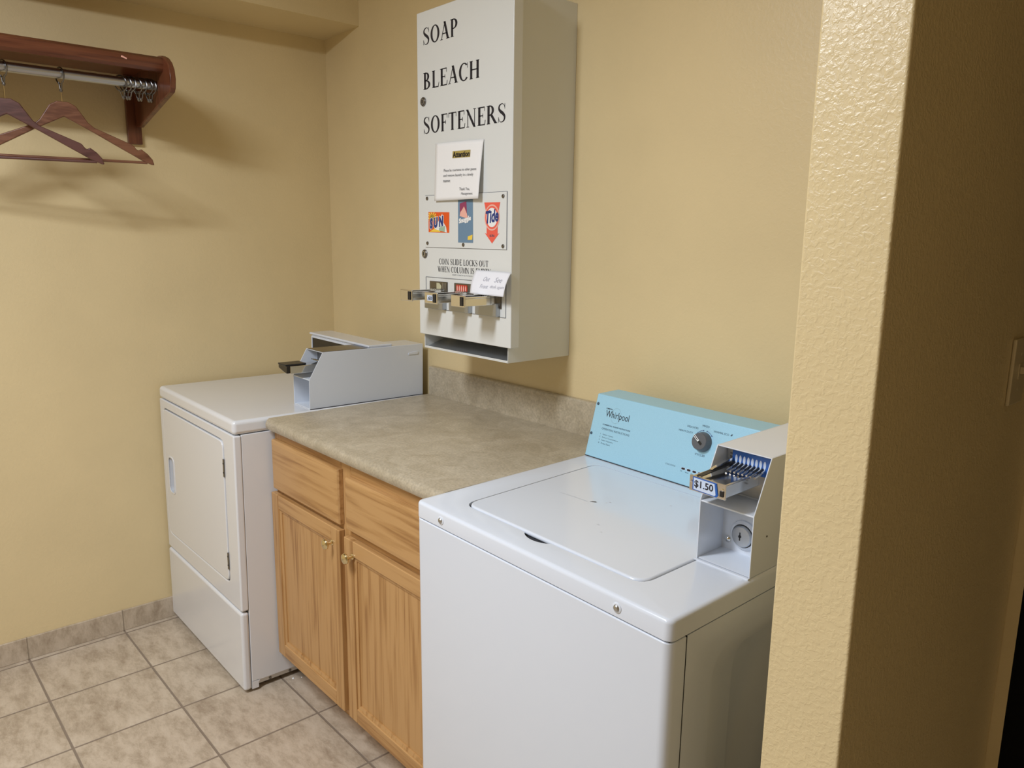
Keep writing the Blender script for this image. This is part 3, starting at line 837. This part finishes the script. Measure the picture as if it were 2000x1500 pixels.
for A, B in zip(Rs, Rs[1:]):
    for i in range(len(A)): sd.bm.faces.new((A[i], A[(i + 1) % len(A)], B[(i + 1) % len(B)], B[i]))
sd.bm.faces.new(Rs[-1])
ov = [V.new((xs, p[0], p[1])) for p in O_]
allv = ov + Rs[0]
for t in tessellate_polygon([[Vector((p[0], p[1], 0)) for p in O_], [Vector((p[0], p[1], 0)) for p in L1]]):
    sd.bm.faces.new([allv[i] for i in t])
bk = [V.new((xs - 0.03, p[0], p[1])) for p in O_]
for i in range(4): sd.bm.faces.new((ov[i], ov[(i + 1) % 4], bk[(i + 1) % 4], bk[i]))
sd.bm.faces.new(bk[::-1])
sd.build('side_panel', white_m, W, flat_sharp=50)
MB().box(WX0 + 0.001, xs - 0.031, -0.631, -0.03, 0.03, 0.8575).build('cabinet', white_m, W)
MB().box(WX1 - 0.004, WX1 - 0.0002, -0.6322, -0.6313, 0.03, 0.8578).build('panel_seam', seam_m, W)
MB().box(WX0 + 0.006, WX1 - 0.006, WY + 0.006, -0.04, 0.8574, WS + 0.0002).build('deck_seam', seam_m, W)
for xx, yy in ((1.66, -0.60), (2.24, -0.60), (1.66, -0.10), (2.24, -0.10)):
    MB().cyl((xx, yy, -0.0385), (xx, yy, 0.035), 0.02).build('foot', rubber_m, W)
for xx in (1.692, 2.191):
    s_ = MB().lathe((xx, WY, 0.877), (0, -1, 0), [(-0.001, 0.0095), (0.0008, 0.0095), (0.0016, 0.008), (0.0018, 0.0062)], 28).build('deck_screw', white_in, W)
    MB().lathe((xx, WY - 0.0015, 0.877), (0, -1, 0), [(0, 0.0065), (0.0020, 0.0055), (0.0035, 0.003), (0.0036, 0)], 24).build('screw_head', steel_m, s_)
# console
ang = math.atan2(0.1387 - 0.0935, 0.1621)
cvx0, cvx1 = WX0 + 0.004, 2.262
kb, kt, zt = -0.1387, -0.0935, WZ + 0.1621
co = MB()
co.prism([(kb, WZ + 0.001), (-0.012, WZ + 0.001), (-0.012, zt), (kt, zt)], FX(cvx0), 0, cvx1 - cvx0)
cons = co.build('console', blue_m, W, bev=0.0022, seg=2)
SL = math.hypot(kb - kt, 0.1621)
CF = frame((0, kb, WZ), (1, 0, 0), (0, kt - kb, 0.1621))      # (x, along slope)
MB().box(cvx0 + 0.001, cvx1, kb - 0.0008, kb + 0.002, WZ + 0.0002, WZ + 0.0016).build('console_gasket', seam_m, W)
for xx, vv in ((1.610, 0.142), (1.608, 0.062)):
    p0 = CF[0] + CF[1] * xx + CF[2] * vv
    MB().lathe(p0, CF[1].cross(CF[2]), [(0, 0.0040), (0.0012, 0.0038), (0.0018, 0)], 16).build('console_screw', slate_m, cons)
tx = MB()
P_, w_ = sans('Whirlpool', w=0.079, h=0.023); tx.polys(P_, CF, ox=1.643, oy=0.108)
P_, w_ = sans('COMMERCIAL', w=0.022, h=0.0035, bold=0.01); tx.polys(P_, CF, ox=1.641, oy=0.1335)
tx.build('logo', ink_m, cons)
MB().polys(seg_arc(0, 0, 0.985, 1.0, 20, 340, 30), frame(CF[0] + CF[1] * 1.678 + CF[2] * 0.121, (1, 0, 0), CF[2]), sx=0.017, sy=0.020, h=0.0003).build('logo_swoosh', greyink_m, cons)
tx = MB()
for s_, x0, v0, w_, h_, bo in [('COMMERCIAL WASHER INSTRUCTIONS', 1.640, 0.0905, 0.094, 0.0035, 0.02), ('OPERATING INSTRUCTIONS', 1.640, 0.0785, 0.094, 0.0052, 0.0),
                           ('1   Select Cycle', 1.639, 0.0640, 0.044, 0.0042, 0), ('2   Select Temperature', 1.638, 0.0565, 0.064, 0.0042, 0),
                           ('3   Insert Payment', 1.638, 0.0487, 0.049, 0.0042, 0), ('4   Press Start', 1.638, 0.0410, 0.041, 0.0042, 0),
                           ('DELICATES', 1.898, 0.1385, 0.031, 0.0045, 0), ('HEAVY DUTY', 1.877, 0.1250, 0.040, 0.0045, 0), ('MIXED', 1.939, 0.1475, 0.019, 0.0045, 0),
                           ('NORMAL ECO', 1.972, 0.1405, 0.040, 0.0045, 0), ('CYCLES', 1.9350, 0.0785, 0.027, 0.0050, 0.01), ('CYCLE STATUS', 1.860, 0.0380, 0.029, 0.0036, 0),
                           ('Fill', 1.906, 0.0315, 0.004, 0.0028, 0), ('Wash', 1.919, 0.0310, 0.010, 0.0028, 0), ('Rinse', 1.936, 0.0310, 0.010, 0.0028, 0), ('Spin', 1.953, 0.0310, 0.008, 0.0028, 0)]:
    P_, _w = sans(s_, w=w_, h=h_, bold=bo); tx.polys(P_, CF, ox=x0, oy=v0)
tx.polys([[(2.016, 0.141), (2.020, 0.141), (2.022, 0.146), (2.018, 0.145)]], CF)
tx.build('printed_text', slate_m, cons)
kx, kv = 1.9495, 0.1125
ar = MB().polys(seg_arc(kx, kv, 0.0262, 0.0272, 100, 150), CF).polys(seg_arc(kx, kv, 0.0262, 0.0272, 42, 80), CF)
for a in (42, 80, 100, 150):
    ar.polys([circ(kx + 0.0267 * math.cos(math.radians(a)), kv + 0.0267 * math.sin(math.radians(a)), 0.0014, 10)], CF, h=0.0005)
ar.build('dial_arcs', navy_m, cons)
kn = MB().lathe(CF[0] + CF[1] * kx + CF[2] * kv, CF[1].cross(CF[2]), [(0, 0.0235), (0.004, 0.0235), (0.007, 0.0220), (0.016, 0.0205), (0.018, 0.0190), (0.0183, 0)], 40).build('dial_knob', knob_m, cons)
KF = (CF[0] + CF[1].cross(CF[2]) * 0.0184, CF[1], CF[2])
u = Vector((-0.80, 0.60)); nrm = Vector((-u.y, u.x))
def bar2(c, a0, a1, hw): return [tuple(c + u * a0 - nrm * hw), tuple(c + u * a1 - nrm * hw), tuple(c + u * a1 + nrm * hw), tuple(c + u * a0 + nrm * hw)]
kc = Vector((kx, kv))
MB().polys([bar2(kc, -0.002, 0.0195, 0.0026)], KF, h=0.0004).build('dial_pointer', whitep_m, kn)
MB().polys([bar2(kc, 0.004, 0.0190, 0.0009)], KF, h=0.0008).polys([bar2(kc, -0.010, 0.001, 0.0030)], KF, h=0.0008).build('dial_mark', black_m, kn)
for k in range(6):
    x_ = 1.9125 + k * 0.0158
    il = MB().polys([rrect(x_ - 0.0062, x_ + 0.0062, 0.0362, 0.0425, 0.0030)], CF, h=0.0003).build('indicator', palelab_m, cons)
    MB().prism(rrect(x_ - 0.0050, x_ + 0.0050, 0.0371, 0.0417, 0.0022), CF, 0.0, 0.0008).build('indicator_lens', black_m, il)
# washer coin meter
bx0, bx1, zk = 2.1852, 2.2971, WZ
meter_box(W, bx0, bx1, -0.4512, -0.4072, -0.020, WZ + 0.0005, WZ + 0.1149, WZ + 0.2116, -0.374, -0.45, 1.0125, white_m)
MB().box(bx0 - 0.002, bx1 + 0.001, -0.4575, -0.4512, WZ - 0.0005, WZ + 0.0022).build('meter_lip', white_m, W, bev=0.0006)
sp_ = MB().box(bx0 + 0.006, bx1 - 0.004, -0.3805, -0.3742, 1.018, 1.103).build('slide_plate', steel_m, W, bev=0.001)
for xg in (bx0 + 0.012, bx1 - 0.016):
    gr = MB()
    for k in range(9): gr.box(xg, xg + 0.007, -0.3812, -0.3806, 1.040 + k * 0.0062, 1.0425 + k * 0.0062)
    gr.build('rib_column', darksteel_m, sp_)
MB().box(2.203, 2.280, -0.3825, -0.3806, 1.062, 1.098).build('slot_label', bluelab_m, sp_)
lb = MB()
for k in range(8): lb.polys([circ(2.2115 + k * 0.0083, 1.0835, 0.0026, 16, 0.0078)], FY(-0.3825), h=0.0004)
lb.build('slot_windows', palelab_m, sp_)
cs = MB().box(2.189, 2.259, -0.486, -0.380, 1.0425, 1.0645)
cs.box(2.189, 2.193, -0.486, -0.380, 1.0645, 1.0675).box(2.255, 2.259, -0.486, -0.380, 1.0645, 1.0675)
slide = cs.build('coin_slide', chrome_m, W, bev=0.0015, seg=2)
MB().box(2.1865, 2.2615, -0.4885, -0.4845, 1.0405, 1.0685).build('slide_face', chrome_m, slide, bev=0.001)
lf = FY(-0.4885)
lab = MB().prism([(2.1945, 1.0435), (2.2445, 1.0420), (2.2475, 1.0455), (2.2430, 1.0665), (2.1945, 1.0680)], lf, 0, 0.0012).build('price_label', bluelab_m, slide)
MB().prism([(2.1968, 1.0450), (2.2408, 1.0438), (2.2430, 1.0460), (2.2395, 1.0650), (2.1968, 1.0663)], lf, 0.0012, 0.0016).build('label_face', palelab_m, lab)
P_, _w = sans('$1.50', w=0.0390, h=0.0145, bold=0.018)
MB().polys(P_, frame((2.1985, -0.4885 - 0.0016, 1.0483), (1, 0, 0), (0, 0, 1))).build('price_text', ink_m, lab)
for xx in (2.1905, 2.2560):
    MB().lathe((xx, -0.4885, 1.0585), (0, -1, 0), [(0, 0.0028), (0.0015, 0.0022), (0.002, 0)], 12).build('rivet', chrome_m, slide)
MB().box(2.251, 2.258, -0.4905, -0.4884, 1.046, 1.056).build('latch', black_m, slide)
MB().prism([(-0.484, 1.0690), (-0.385, 1.0735), (-0.385, 1.0765), (-0.484, 1.0705)], FX(2.199), 0, 0.010).build('tongue_edge', black_m, slide)
MB().prism([(-0.450, 1.0740), (-0.385, 1.0800), (-0.385, 1.0850), (-0.440, 1.0765)], FX(2.200), 0, 0.006).build('tongue', chrome_m, slide)
fg = MB(); fb = MB()
for k in range(8):
    xk = 2.2125 + k * 0.0083
    fg.tube([(xk, -0.383, 1.0745), (xk, -0.392, 1.072), (xk, -0.402, 1.0700), (xk, -0.415, 1.0675)], 0.0021, 8)
    fb.tube([(xk - 0.004, -0.383, 1.0770), (xk - 0.004, -0.390, 1.0735), (xk - 0.004, -0.398, 1.0700)], 0.0016, 8)
fg.build('coin_fingers', chrome_m, slide)
fb.build('coin_slots', black_m, slide)
# lock in the lower bay
LK = (2.2345, -0.374, 0.938)
ls = MB().lathe(LK, (0, -1, 0), [(0, 0.0290), (0.003, 0.0280), (0.006, 0.0235), (0.0065, 0.0225)], 40).build('lock_escutcheon', white_in, W)
MB().lathe((LK[0], LK[1] - 0.004, LK[2]), (0, -1, 0), [(0, 0.0215), (0.006, 0.0205), (0.008, 0.0185), (0.0083, 0.013), (0.0083, 0)], 40).build('lock_cylinder', steel_m, ls)
MB().prism(circ(LK[0] - 0.002, LK[2], 0.0030, 14), FY(LK[1] - 0.0123), 0, 0.0006).box(LK[0] - 0.003, LK[0] - 0.001, LK[1] - 0.0129, LK[1] - 0.0123, LK[2] - 0.0075, LK[2] + 0.008).build('keyhole', black_m, ls)
MB().lathe((2.201, -0.374, 0.921), (0, -1, 0), [(0, 0.0068), (0.003, 0.0062), (0.0055, 0.0035), (0.006, 0)], 20).build('meter_screw', chrome_m, W)
MB().cyl((bx1 - 0.0003, -0.405, 0.965), (bx1 + 0.0008, -0.405, 0.965), 0.0018, n=12).build('rivet', dirt_m, W)

# ================================================================== supply dispenser
S = thing('vending_dispenser', 'tall white soap vending cabinet with three coin slides on the back wall', 'dispenser', (1.215, -0.12, 1.133))
sx0, sx1, bxr, sy, sbz, sdz, szt = 1.0048, 1.4288, 1.4021, -0.2528, 1.1332, 1.1781, 2.0996
bd = MB()
bd.box(1.012, bxr - 0.0021, -0.2200, -0.0005, sdz + 0.001, szt - 0.003)
bd.build('case', vend_m, S, bev=0.002, seg=2)
MB().prism([(-0.238, sbz), (-0.0005, sbz), (-0.0005, szt - 0.003), (-0.2205, szt - 0.003), (-0.2205, sdz - 0.0006), (-0.238, sdz - 0.0006)], FX(bxr - 0.002), 0, 0.002).build('side_panel', vend_m, S, bev=0.0005)
# folded right hand flange behind the door, and the tray section under it
MB().prism([(-0.2525 + 0.004, sdz - 0.0005), (-0.221, sdz - 0.0005), (-0.221, szt - 0.001), (-0.2525 + 0.004, szt - 0.001)], FX(bxr - 0.005), 0, 0.0305).build('door_return', vend_m, S, bev=0.001)
tr = MB()
tr.box(1.0085, 1.0115, -0.238, -0.0005, sbz, sdz)
tr.box(1.0115, bxr - 0.003, -0.238, -0.0005, sbz, sbz + 0.003)
tr.box(1.0115, bxr - 0.003, -0.100, -0.097, sbz + 0.003, sdz)
tr.box(1.0115, bxr - 0.003, -0.238, -0.2355, sbz + 0.003, sbz + 0.0065)
tray = tr.build('delivery_tray', vend_m, S, bev=0.0006)
MB().prism([(-0.232, sbz + 0.0032), (-0.101, sbz + 0.0032), (-0.101, sdz - 0.002)], FX(1.012), 0, bxr - 0.0155 - 1.0).build('chute', galv_m, tray)
dr = MB().box(sx0, sx1, sy, -0.2212, sdz, szt).build('door', vend_m, S, bev=0.0022, seg=2)
F = FY(sy)
for zz in (1.8555, 1.421):
    lk = MB().lathe((1.0365, sy, zz), (0, -1, 0), [(0, 0.0125), (0.003, 0.0125), (0.0045, 0.0110), (0.005, 0)], 28).build('lock', darksteel_m, dr)
    MB().lathe((1.0365, sy - 0.0050, zz), (0, -1, 0), [(0, 0.0085), (0.0008, 0.008), (0.001, 0)], 24).build('lock_core', steel_m, lk)
    MB().box(1.0355, 1.0375, sy - 0.0068, sy - 0.0058, zz - 0.005, zz + 0.005).build('keyhole', black_m, lk)
for s_, x0, x1, z0, h_ in [('SOAP', 1.034, 1.201, 2.0085, 0.0455), ('BLEACH', 1.034, 1.296, 1.888, 0.0455), ('SOFTENERS', 1.032, 1.403, 1.7655, 0.0465)]:
    MB().polys(serif(s_, x1 - x0, h_), F, ox=x0, oy=z0).build('printed_word', ink_m, dr)
sm = MB()
sm.polys(serif('COIN SLIDE LOCKS OUT', 0.228, 0.0165), F, ox=1.106, oy=1.3925)
sm.polys(serif('WHEN COLUMN IS EMPTY', 0.245, 0.0165), F, ox=1.100, oy=1.3705)
sm.build('printed_notice', ink_m, dr)
P_, _w = sans('INSERT COINS IN SLOTS FACE UP', w=0.100, h=0.0035)
MB().polys(P_, F, ox=1.172, oy=1.3625).build('small_print', greyink_m, dr)
# product card
pc = MB().box(1.0425, 1.4095, sy - 0.0022, sy - 0.0002, 1.441, 1.590).build('product_card', vend_m, dr, bev=0.0006)
ol = MB().plate([[(1.0415, 1.440), (1.4108, 1.440), (1.4108, 1.5912), (1.0415, 1.5912)], [(1.0427, 1.4412), (1.4090, 1.4412), (1.4090, 1.5900), (1.0427, 1.5900)]], F, 0.0001, 0.0012)
ol.build('card_outline', greyink_m, dr)
CFc = FY(sy - 0.0022)
for xx, zz in ((1.053, 1.582), (1.396, 1.579), (1.397, 1.4495), (1.053, 1.4525), (1.226, 1.4505)):
    MB().lathe((xx, sy - 0.0022, zz), (0, -1, 0), [(0, 0.0055), (0.0018, 0.0050), (0.003, 0.0025), (0.0031, 0)], 20).build('card_screw', darksteel_m, dr)
def decal(name, polys, m, parent, h=0.0004): return MB().polys(polys, CFc, h=h).build(name, m, parent)
# sticker one
st1 = decal('sun_sticker', [[(1.059, 1.485), (1.160, 1.483), (1.161, 1.541), (1.059, 1.543)]], orange_m, dr)
burst = []
bc = (1.078, 1.527)
for k in range(12):
    a = 2 * PI * k / 12; a2 = a + 0.28
    burst.append([bc, (bc[0] + 0.026 * math.cos(a), bc[1] + 0.017 * math.sin(a)), (bc[0] + 0.026 * math.cos(a2), bc[1] + 0.017 * math.sin(a2))])
burst = [[(min(max(p[0], 1.0595), 1.16), min(max(p[1], 1.486), 1.5415)) for p in q_] for q_ in burst]
decal('sunburst', [[(min(p[0], 1.098), max(p[1], 1.518)) for p in q_] for q_ in burst] + [[(1.064, 1.486), (1.118, 1.486), (1.114, 1.500), (1.085, 1.494)], circ(bc[0], bc[1], 0.011, 16, 0.009)], yellow_m, st1, 0.0007)
decal('white_flash', [[(1.090, 1.494), (1.150, 1.484), (1.146, 1.500), (1.131, 1.515), (1.128, 1.538)]], whitep_m, st1, 0.0009)
decal('scoop', [[(1.112, 1.489), (1.140, 1.486), (1.142, 1.502), (1.124, 1.505), (1.112, 1.498)]], greenp_m, st1, 0.0011)
P_, _w = sans('S U N', w=0.066, h=0.031, bold=0.07, shear=0.05)
P2_ = [[(a, b + a * 0.12) for a, b in p] for p in P_]
Po, _w = sans('S U N', w=0.070, h=0.034, bold=0.12, shear=0.05)
Po = [[(a, b + a * 0.12) for a, b in p] for p in Po]
MB().polys(Po, CFc, ox=1.065, oy=1.4915, h=0.0013).build('word_edge', whitep_m, st1)
MB().polys(P2_, CFc, ox=1.067, oy=1.4935, h=0.0016).build('word', navy_m, st1)
# sticker two
st2 = decal('softener_sticker', [[(1.202, 1.4565), (1.270, 1.4565), (1.2685, 1.5745), (1.202, 1.5745)]], sky_m, dr)
decal('towel', [[(1.211, 1.532), (1.243, 1.533), (1.240, 1.570), (1.210, 1.564)]], plum_m, st2, 0.0007)
decal('folded_cloth', [[(1.210, 1.530), (1.248, 1.522), (1.243, 1.536), (1.230, 1.556), (1.222, 1.548), (1.213, 1.540)]], pink_m, st2, 0.0009)
P_, _w = sans('Snuggle', w=0.055, h=0.018, bold=0.06); P_ = [[(a, b + a * 0.17) for a, b in p] for p in P_]
MB().polys(P_, CFc, ox=1.207, oy=1.505, h=0.0012).build('word', whitep_m, st2)
decal('offer_patch', [[(1.246, 1.4645), (1.266, 1.4650), (1.268, 1.4790), (1.258, 1.4765), (1.247, 1.4740)]], yellow_m, st2, 0.0007)
# sticker three
st3 = decal('tide_sticker', [[(1.321, 1.4835), (1.3285, 1.4815), (1.3285, 1.530), (1.318, 1.5645), (1.3845, 1.5640), (1.3745, 1.530), (1.3745, 1.4815), (1.3815, 1.4835), (1.3515, 1.4560)]], coral_m, dr)
decal('roundel', [circ(1.351, 1.5245, 0.0315, 32, 0.0345)], pink_m, st3, 0.0007)
decal('roundel_core', [circ(1.351, 1.5245, 0.0275, 32, 0.0305)], coral_m, st3, 0.0009)
decal('roundel_white', [circ(1.351, 1.5245, 0.0225, 32, 0.0255)], whitep_m, st3, 0.0011)
P_, _w = sans('Tide', w=0.054, h=0.034, bold=0.04, shear=0.12); P_ = [[(a, b + a * 0.14) for a, b in p] for p in P_]
MB().polys(P_, CFc, ox=1.325, oy=1.507, h=0.0014).build('word', navy_m, st3)
P_, _w = sans('ULTRA', w=0.020, h=0.006, bold=0.03); MB().polys(P_, CFc, ox=1.342, oy=1.4735, h=0.0008).build('small_word', slate_m, st3)
# coin slide bezel
bz = MB().plate([[(1.0405, 1.2590), (1.4090, 1.2590), (1.4090, 1.3535), (1.0405, 1.3535)], [(1.0417, 1.2602), (1.4078, 1.2602), (1.4078, 1.3523), (1.0417, 1.3523)]], F, 0.0001, 0.0014)
bz.build('slide_bezel', greyink_m, dr)
for k, (pl, m_) in enumerate([(1.063, olive_m), (1.184, redlab_m), (1.305, olive_m)]):
    base = MB().box(pl, pl + 0.087, sy - 0.0035, sy - 0.0002, 1.283, 1.342).build('slide_plate', darksteel_m, dr, bev=0.001)
    rb = MB()
    for j in range(4): rb.box(pl + 0.066 + j * 0.005, pl + 0.068 + j * 0.005, sy - 0.0045, sy - 0.0035, 1.290, 1.340)
    rb.build('ribs', steel_m, base)
    if k == 0:
        MB().polys([[(pl + 0.036, 1.312), (pl + 0.058, 1.312), (pl + 0.060, 1.330), (pl + 0.050, 1.338), (pl + 0.036, 1.338)]], FY(sy - 0.0035), h=0.0006).build('slot_label', m_, base)
    elif k == 1:
        l_ = MB()
        l_.polys([rrect(pl + 0.010, pl + 0.062, 1.314, 1.338, 0.003)], FY(sy - 0.0035), h=0.0006)
        l_ = l_.build('slot_label', m_, base)
        w2 = MB()
        for j in range(5): w2.polys([circ(pl + 0.016 + j * 0.0098, 1.327, 0.0026, 12, 0.009)], FY(sy - 0.0035), h=0.0010)
        w2.build('slot_windows', pink_m, base)
    lower = MB().box(pl - 0.010, pl + 0.080, sy - 0.016, sy - 0.0002, 1.2610, 1.2960).build('slide_guide', galv_m, dr, bev=0.0015)
    a0, a1 = pl + 0.0150, pl + 0.0720
    y1 = -0.366
    s_ = MB().box(a0, a1, y1, sy - 0.003, 1.2930, 1.3130)
    s_.box(a0, a0 + 0.004, y1, sy - 0.003, 1.313, 1.3180).box(a1 - 0.004, a1, y1, sy - 0.003, 1.313, 1.3180)
    s_ = s_.build('coin_slide', chrome_m, dr, bev=0.0012, seg=2)
    MB().box(a0 - 0.001, a1 + 0.001, y1 - 0.004, y1, 1.2905, 1.3215).build('slide_face', chrome_m, s_, bev=0.0015)
    MB().box(a0 + 0.040, a0 + 0.052, y1 - 0.0060, y1 - 0.0038, 1.2945, 1.3180).build('price_window', black_m, s_)
    if k == 1:
        P_, _w = sans('.60', w=0.020, h=0.010, bold=0.02)
        MB().polys([rrect(0, 0.025, 0, 0.015, 0.002)], frame((a0 + 0.012, y1 - 0.004, 1.2985), (1, 0, 0), (0, 0, 1)), h=0.0004).build('price_tag', palelab_m, s_)
        MB().polys(P_, frame((a0 + 0.0145, y1 - 0.004, 1.301), (1, 0, 0), (0, 0, 1)), h=0.0008).build('price_text', ink_m, s_)
    MB().box(a0 + 0.006, a0 + 0.016, y1 + 0.004, sy - 0.004, 1.3135, 1.3165).build('tongue', black_m, s_)
    fg = MB()
    for j in range(6):
        xk = a0 + 0.006 + j * 0.0088
        fg.tube([(xk, sy - 0.004, 1.320), (xk, sy - 0.012, 1.318), (xk, sy - 0.022, 1.314)], 0.0024, 8)
    fg.build('coin_fingers', chrome_m, s_)

def sheet(name, pts4, nx, ny, bulge, m, label, cat, base):
    """thin curled sheet of paper; pts4 = BL, BR, TR, TL in (x, z)"""
    mb = MB(); V = mb.bm.verts; g = []
    for j in range(ny + 1):
        row = []
        v = j / ny
        for i in range(nx + 1):
            u_ = i / nx
            x = (pts4[0][0] * (1 - u_) + pts4[1][0] * u_) * (1 - v) + (pts4[3][0] * (1 - u_) + pts4[2][0] * u_) * v
            z = (pts4[0][1] * (1 - u_) + pts4[1][1] * u_) * (1 - v) + (pts4[3][1] * (1 - u_) + pts4[2][1] * u_) * v
            row.append((x, bulge(u_, v), z))
        g.append(row)
    fr_v = [[V.new(p) for p in row] for row in g]
    for j in range(ny):
        for i in range(nx): mb.bm.faces.new((fr_v[j][i], fr_v[j][i + 1], fr_v[j + 1][i + 1], fr_v[j + 1][i]))
    mb.keep = True
    o = mb.build(name, m, None, base=base)
    s = o.modifiers.new('thickness', 'SOLIDIFY'); s.thickness = 0.0003; s.offset = 0
    return tag(o, label, cat)
def bend1(u_, v): return sy - 0.0015 - 0.0185 * (u_ ** 1.6) * (1 - v) ** 0.8 - 0.009 * (1 - v) * (1 - u_) - 0.0025 * math.sin(PI * u_) * v
N1 = [(1.100, 1.5735), (1.313, 1.5745), (1.314, 1.7295), (1.096, 1.734)]
note1 = sheet('paper_notice', N1, 16, 16, bend1, paper_m, 'white typed notice taped above the product card, lower corner curling', 'notice', (1.2, sy, 1.735))
def on_sheet(P_, N, bend, ox, oy, tilt=0.0, lift=0.0007):
    out = []
    for p in P_:
        q_ = []
        for a, b in p:
            x = ox + a; z = oy + b + a * tilt
            v = (z - N[0][1]) / (N[3][1] - N[0][1])
            xl = N[0][0] * (1 - v) + N[3][0] * v; xr = N[1][0] * (1 - v) + N[2][0] * v
            u_ = min(max((x - xl) / (xr - xl), 0), 1)
            q_.append((x, bend(u_, min(max(v, 0), 1)) - lift, z))
        out.append(q_)
    return out
def paint(name, P3, m, parent):
    mb = MB()
    for p in P3: mb.face(p)
    mb.keep = True
    return mb.build(name, m, parent)
paint('highlight', on_sheet([[(0, 0), (0.027, 0), (0.054, 0), (0.081, 0), (0.081, 0.019), (0.054, 0.019), (0.027, 0.019), (0, 0.019)]], N1, bend1, 1.182, 1.688, -0.02, 0.0005), mark_m, note1)
P_, _w = sans('Attention', w=0.077, h=0.0155, bold=0.03)
paint('heading', on_sheet(P_, N1, bend1, 1.184, 1.6895, -0.02, 0.0012), ink_m, note1)
tt = []
for s_, x0, z0, w_, h_ in [('Please be courteous to other guests', 1.142, 1.651, 0.153, 0.0095), ('and remove laundry in a timely', 1.141, 1.637, 0.142, 0.0095), ('manner.', 1.141, 1.624, 0.036, 0.006),
                           ('Thank You,', 1.220, 1.598, 0.050, 0.0090), ('Management', 1.230, 1.585, 0.055, 0.0085)]:
    P_, _w = sans(s_, w=w_, h=h_); tt += on_sheet(P_, N1, bend1, x0, z0, -0.02, 0.0010)
paint('typed_text', tt, greyink_m, note1)

def bend2(u_, v): return sy - 0.005 - 0.032 * (1 - v) ** 0.9 - 0.004 * math.sin(PI * v)
N2 = [(1.300, 1.3205), (1.440, 1.3195), (1.434, 1.3815), (1.286, 1.3830)]
note2 = sheet('handwritten_note', N2, 14, 12, bend2, paper2_m, 'small curled handwritten note draped over the rightmost coin slide of the dispenser', 'note', (1.35, sy, 1.383))
hw = []
def scribble(x0, z0, w_, h_, n_, seed):
    rr = random.Random(seed); out = []; px, pz = x0, z0
    for k in range(n_):
        nx_ = x0 + w_ * (k + 1) / n_; nz = z0 + (h_ * rr.random() if k % 2 else -h_ * 0.2 * rr.random())
        dx, dz = nx_ - px, nz - pz; L_ = math.hypot(dx, dz); ox_, oz_ = -dz / L_ * 0.0005, dx / L_ * 0.0005
        out.append([(px - ox_, pz - oz_), (nx_ - ox_, nz - oz_), (nx_ + ox_, nz + oz_), (px + ox_, pz + oz_)])
        px, pz = nx_, nz
    return out
for a in [('Out', 1.340, 1.3560, 0.026, 0.0115), ('See', 1.387, 1.3550, 0.030, 0.0125), ('Front', 1.336, 1.3370, 0.034, 0.0105), ('desk again', 1.378, 1.3370, 0.056, 0.0105)]:
    P_, _w = sans(a[0], w=a[3], h=a[4], shear=0.3, bold=-0.012); hw += on_sheet(P_, N2, bend2, a[1], a[2], 0.0, 0.0009)
paint('handwriting', hw, pencil_m, note2)

# ================================================================== light switch on the hall side of the partition
SWT = thing('light_switch', 'almond light switch plate on the dark hall wall at the right edge', 'switch', (2.5682, -0.104, 1.260))
MB().box(2.5683, 2.5745, -0.139, -0.069, 1.203, 1.317).build('wall_plate', switch_m, SWT, bev=0.0025, seg=3)
MB().box(2.5740, 2.5755, -0.110, -0.098, 1.247, 1.273).build('toggle_slot', switch_m, SWT)
MB().prism([(-0.108, 1.2), (-0.100, 1.2)][:0] + [(-0.1075, 1.256), (-0.1005, 1.256), (-0.1005, 1.268), (-0.1075, 1.268)], FX(2.5755), 0, 0.009).build('toggle', switch_m, SWT, bev=0.001)
for zz in (1.230, 1.290):
    MB().cyl((2.5740, -0.104, zz), (2.5750, -0.104, zz), 0.003, n=12).build('screw', switch_m, SWT)

# crumbs by the dryer foot
for (x_, y_, r_) in [(0.716, -0.585, 0.0045), (0.728, -0.560, 0.003)]:
    o = MB().lathe((x_, y_, 0.0), (0, 0, 1), [(0.0, 0.0), (0.0005, r_), (r_ * 0.6, r_ * 0.7), (r_, 0)], 7).build('lint_crumb', whitep_m, None, base=(0, 0, 0))
    me = o.data
    for v in me.vertices: v.co -= Vector((x_, y_, 0))
    o.location = (x_, y_, 0.0002)
    tag(o, 'tiny white crumb on the floor tile beside the dryer foot', 'crumb', 'crumbs by the dryer')
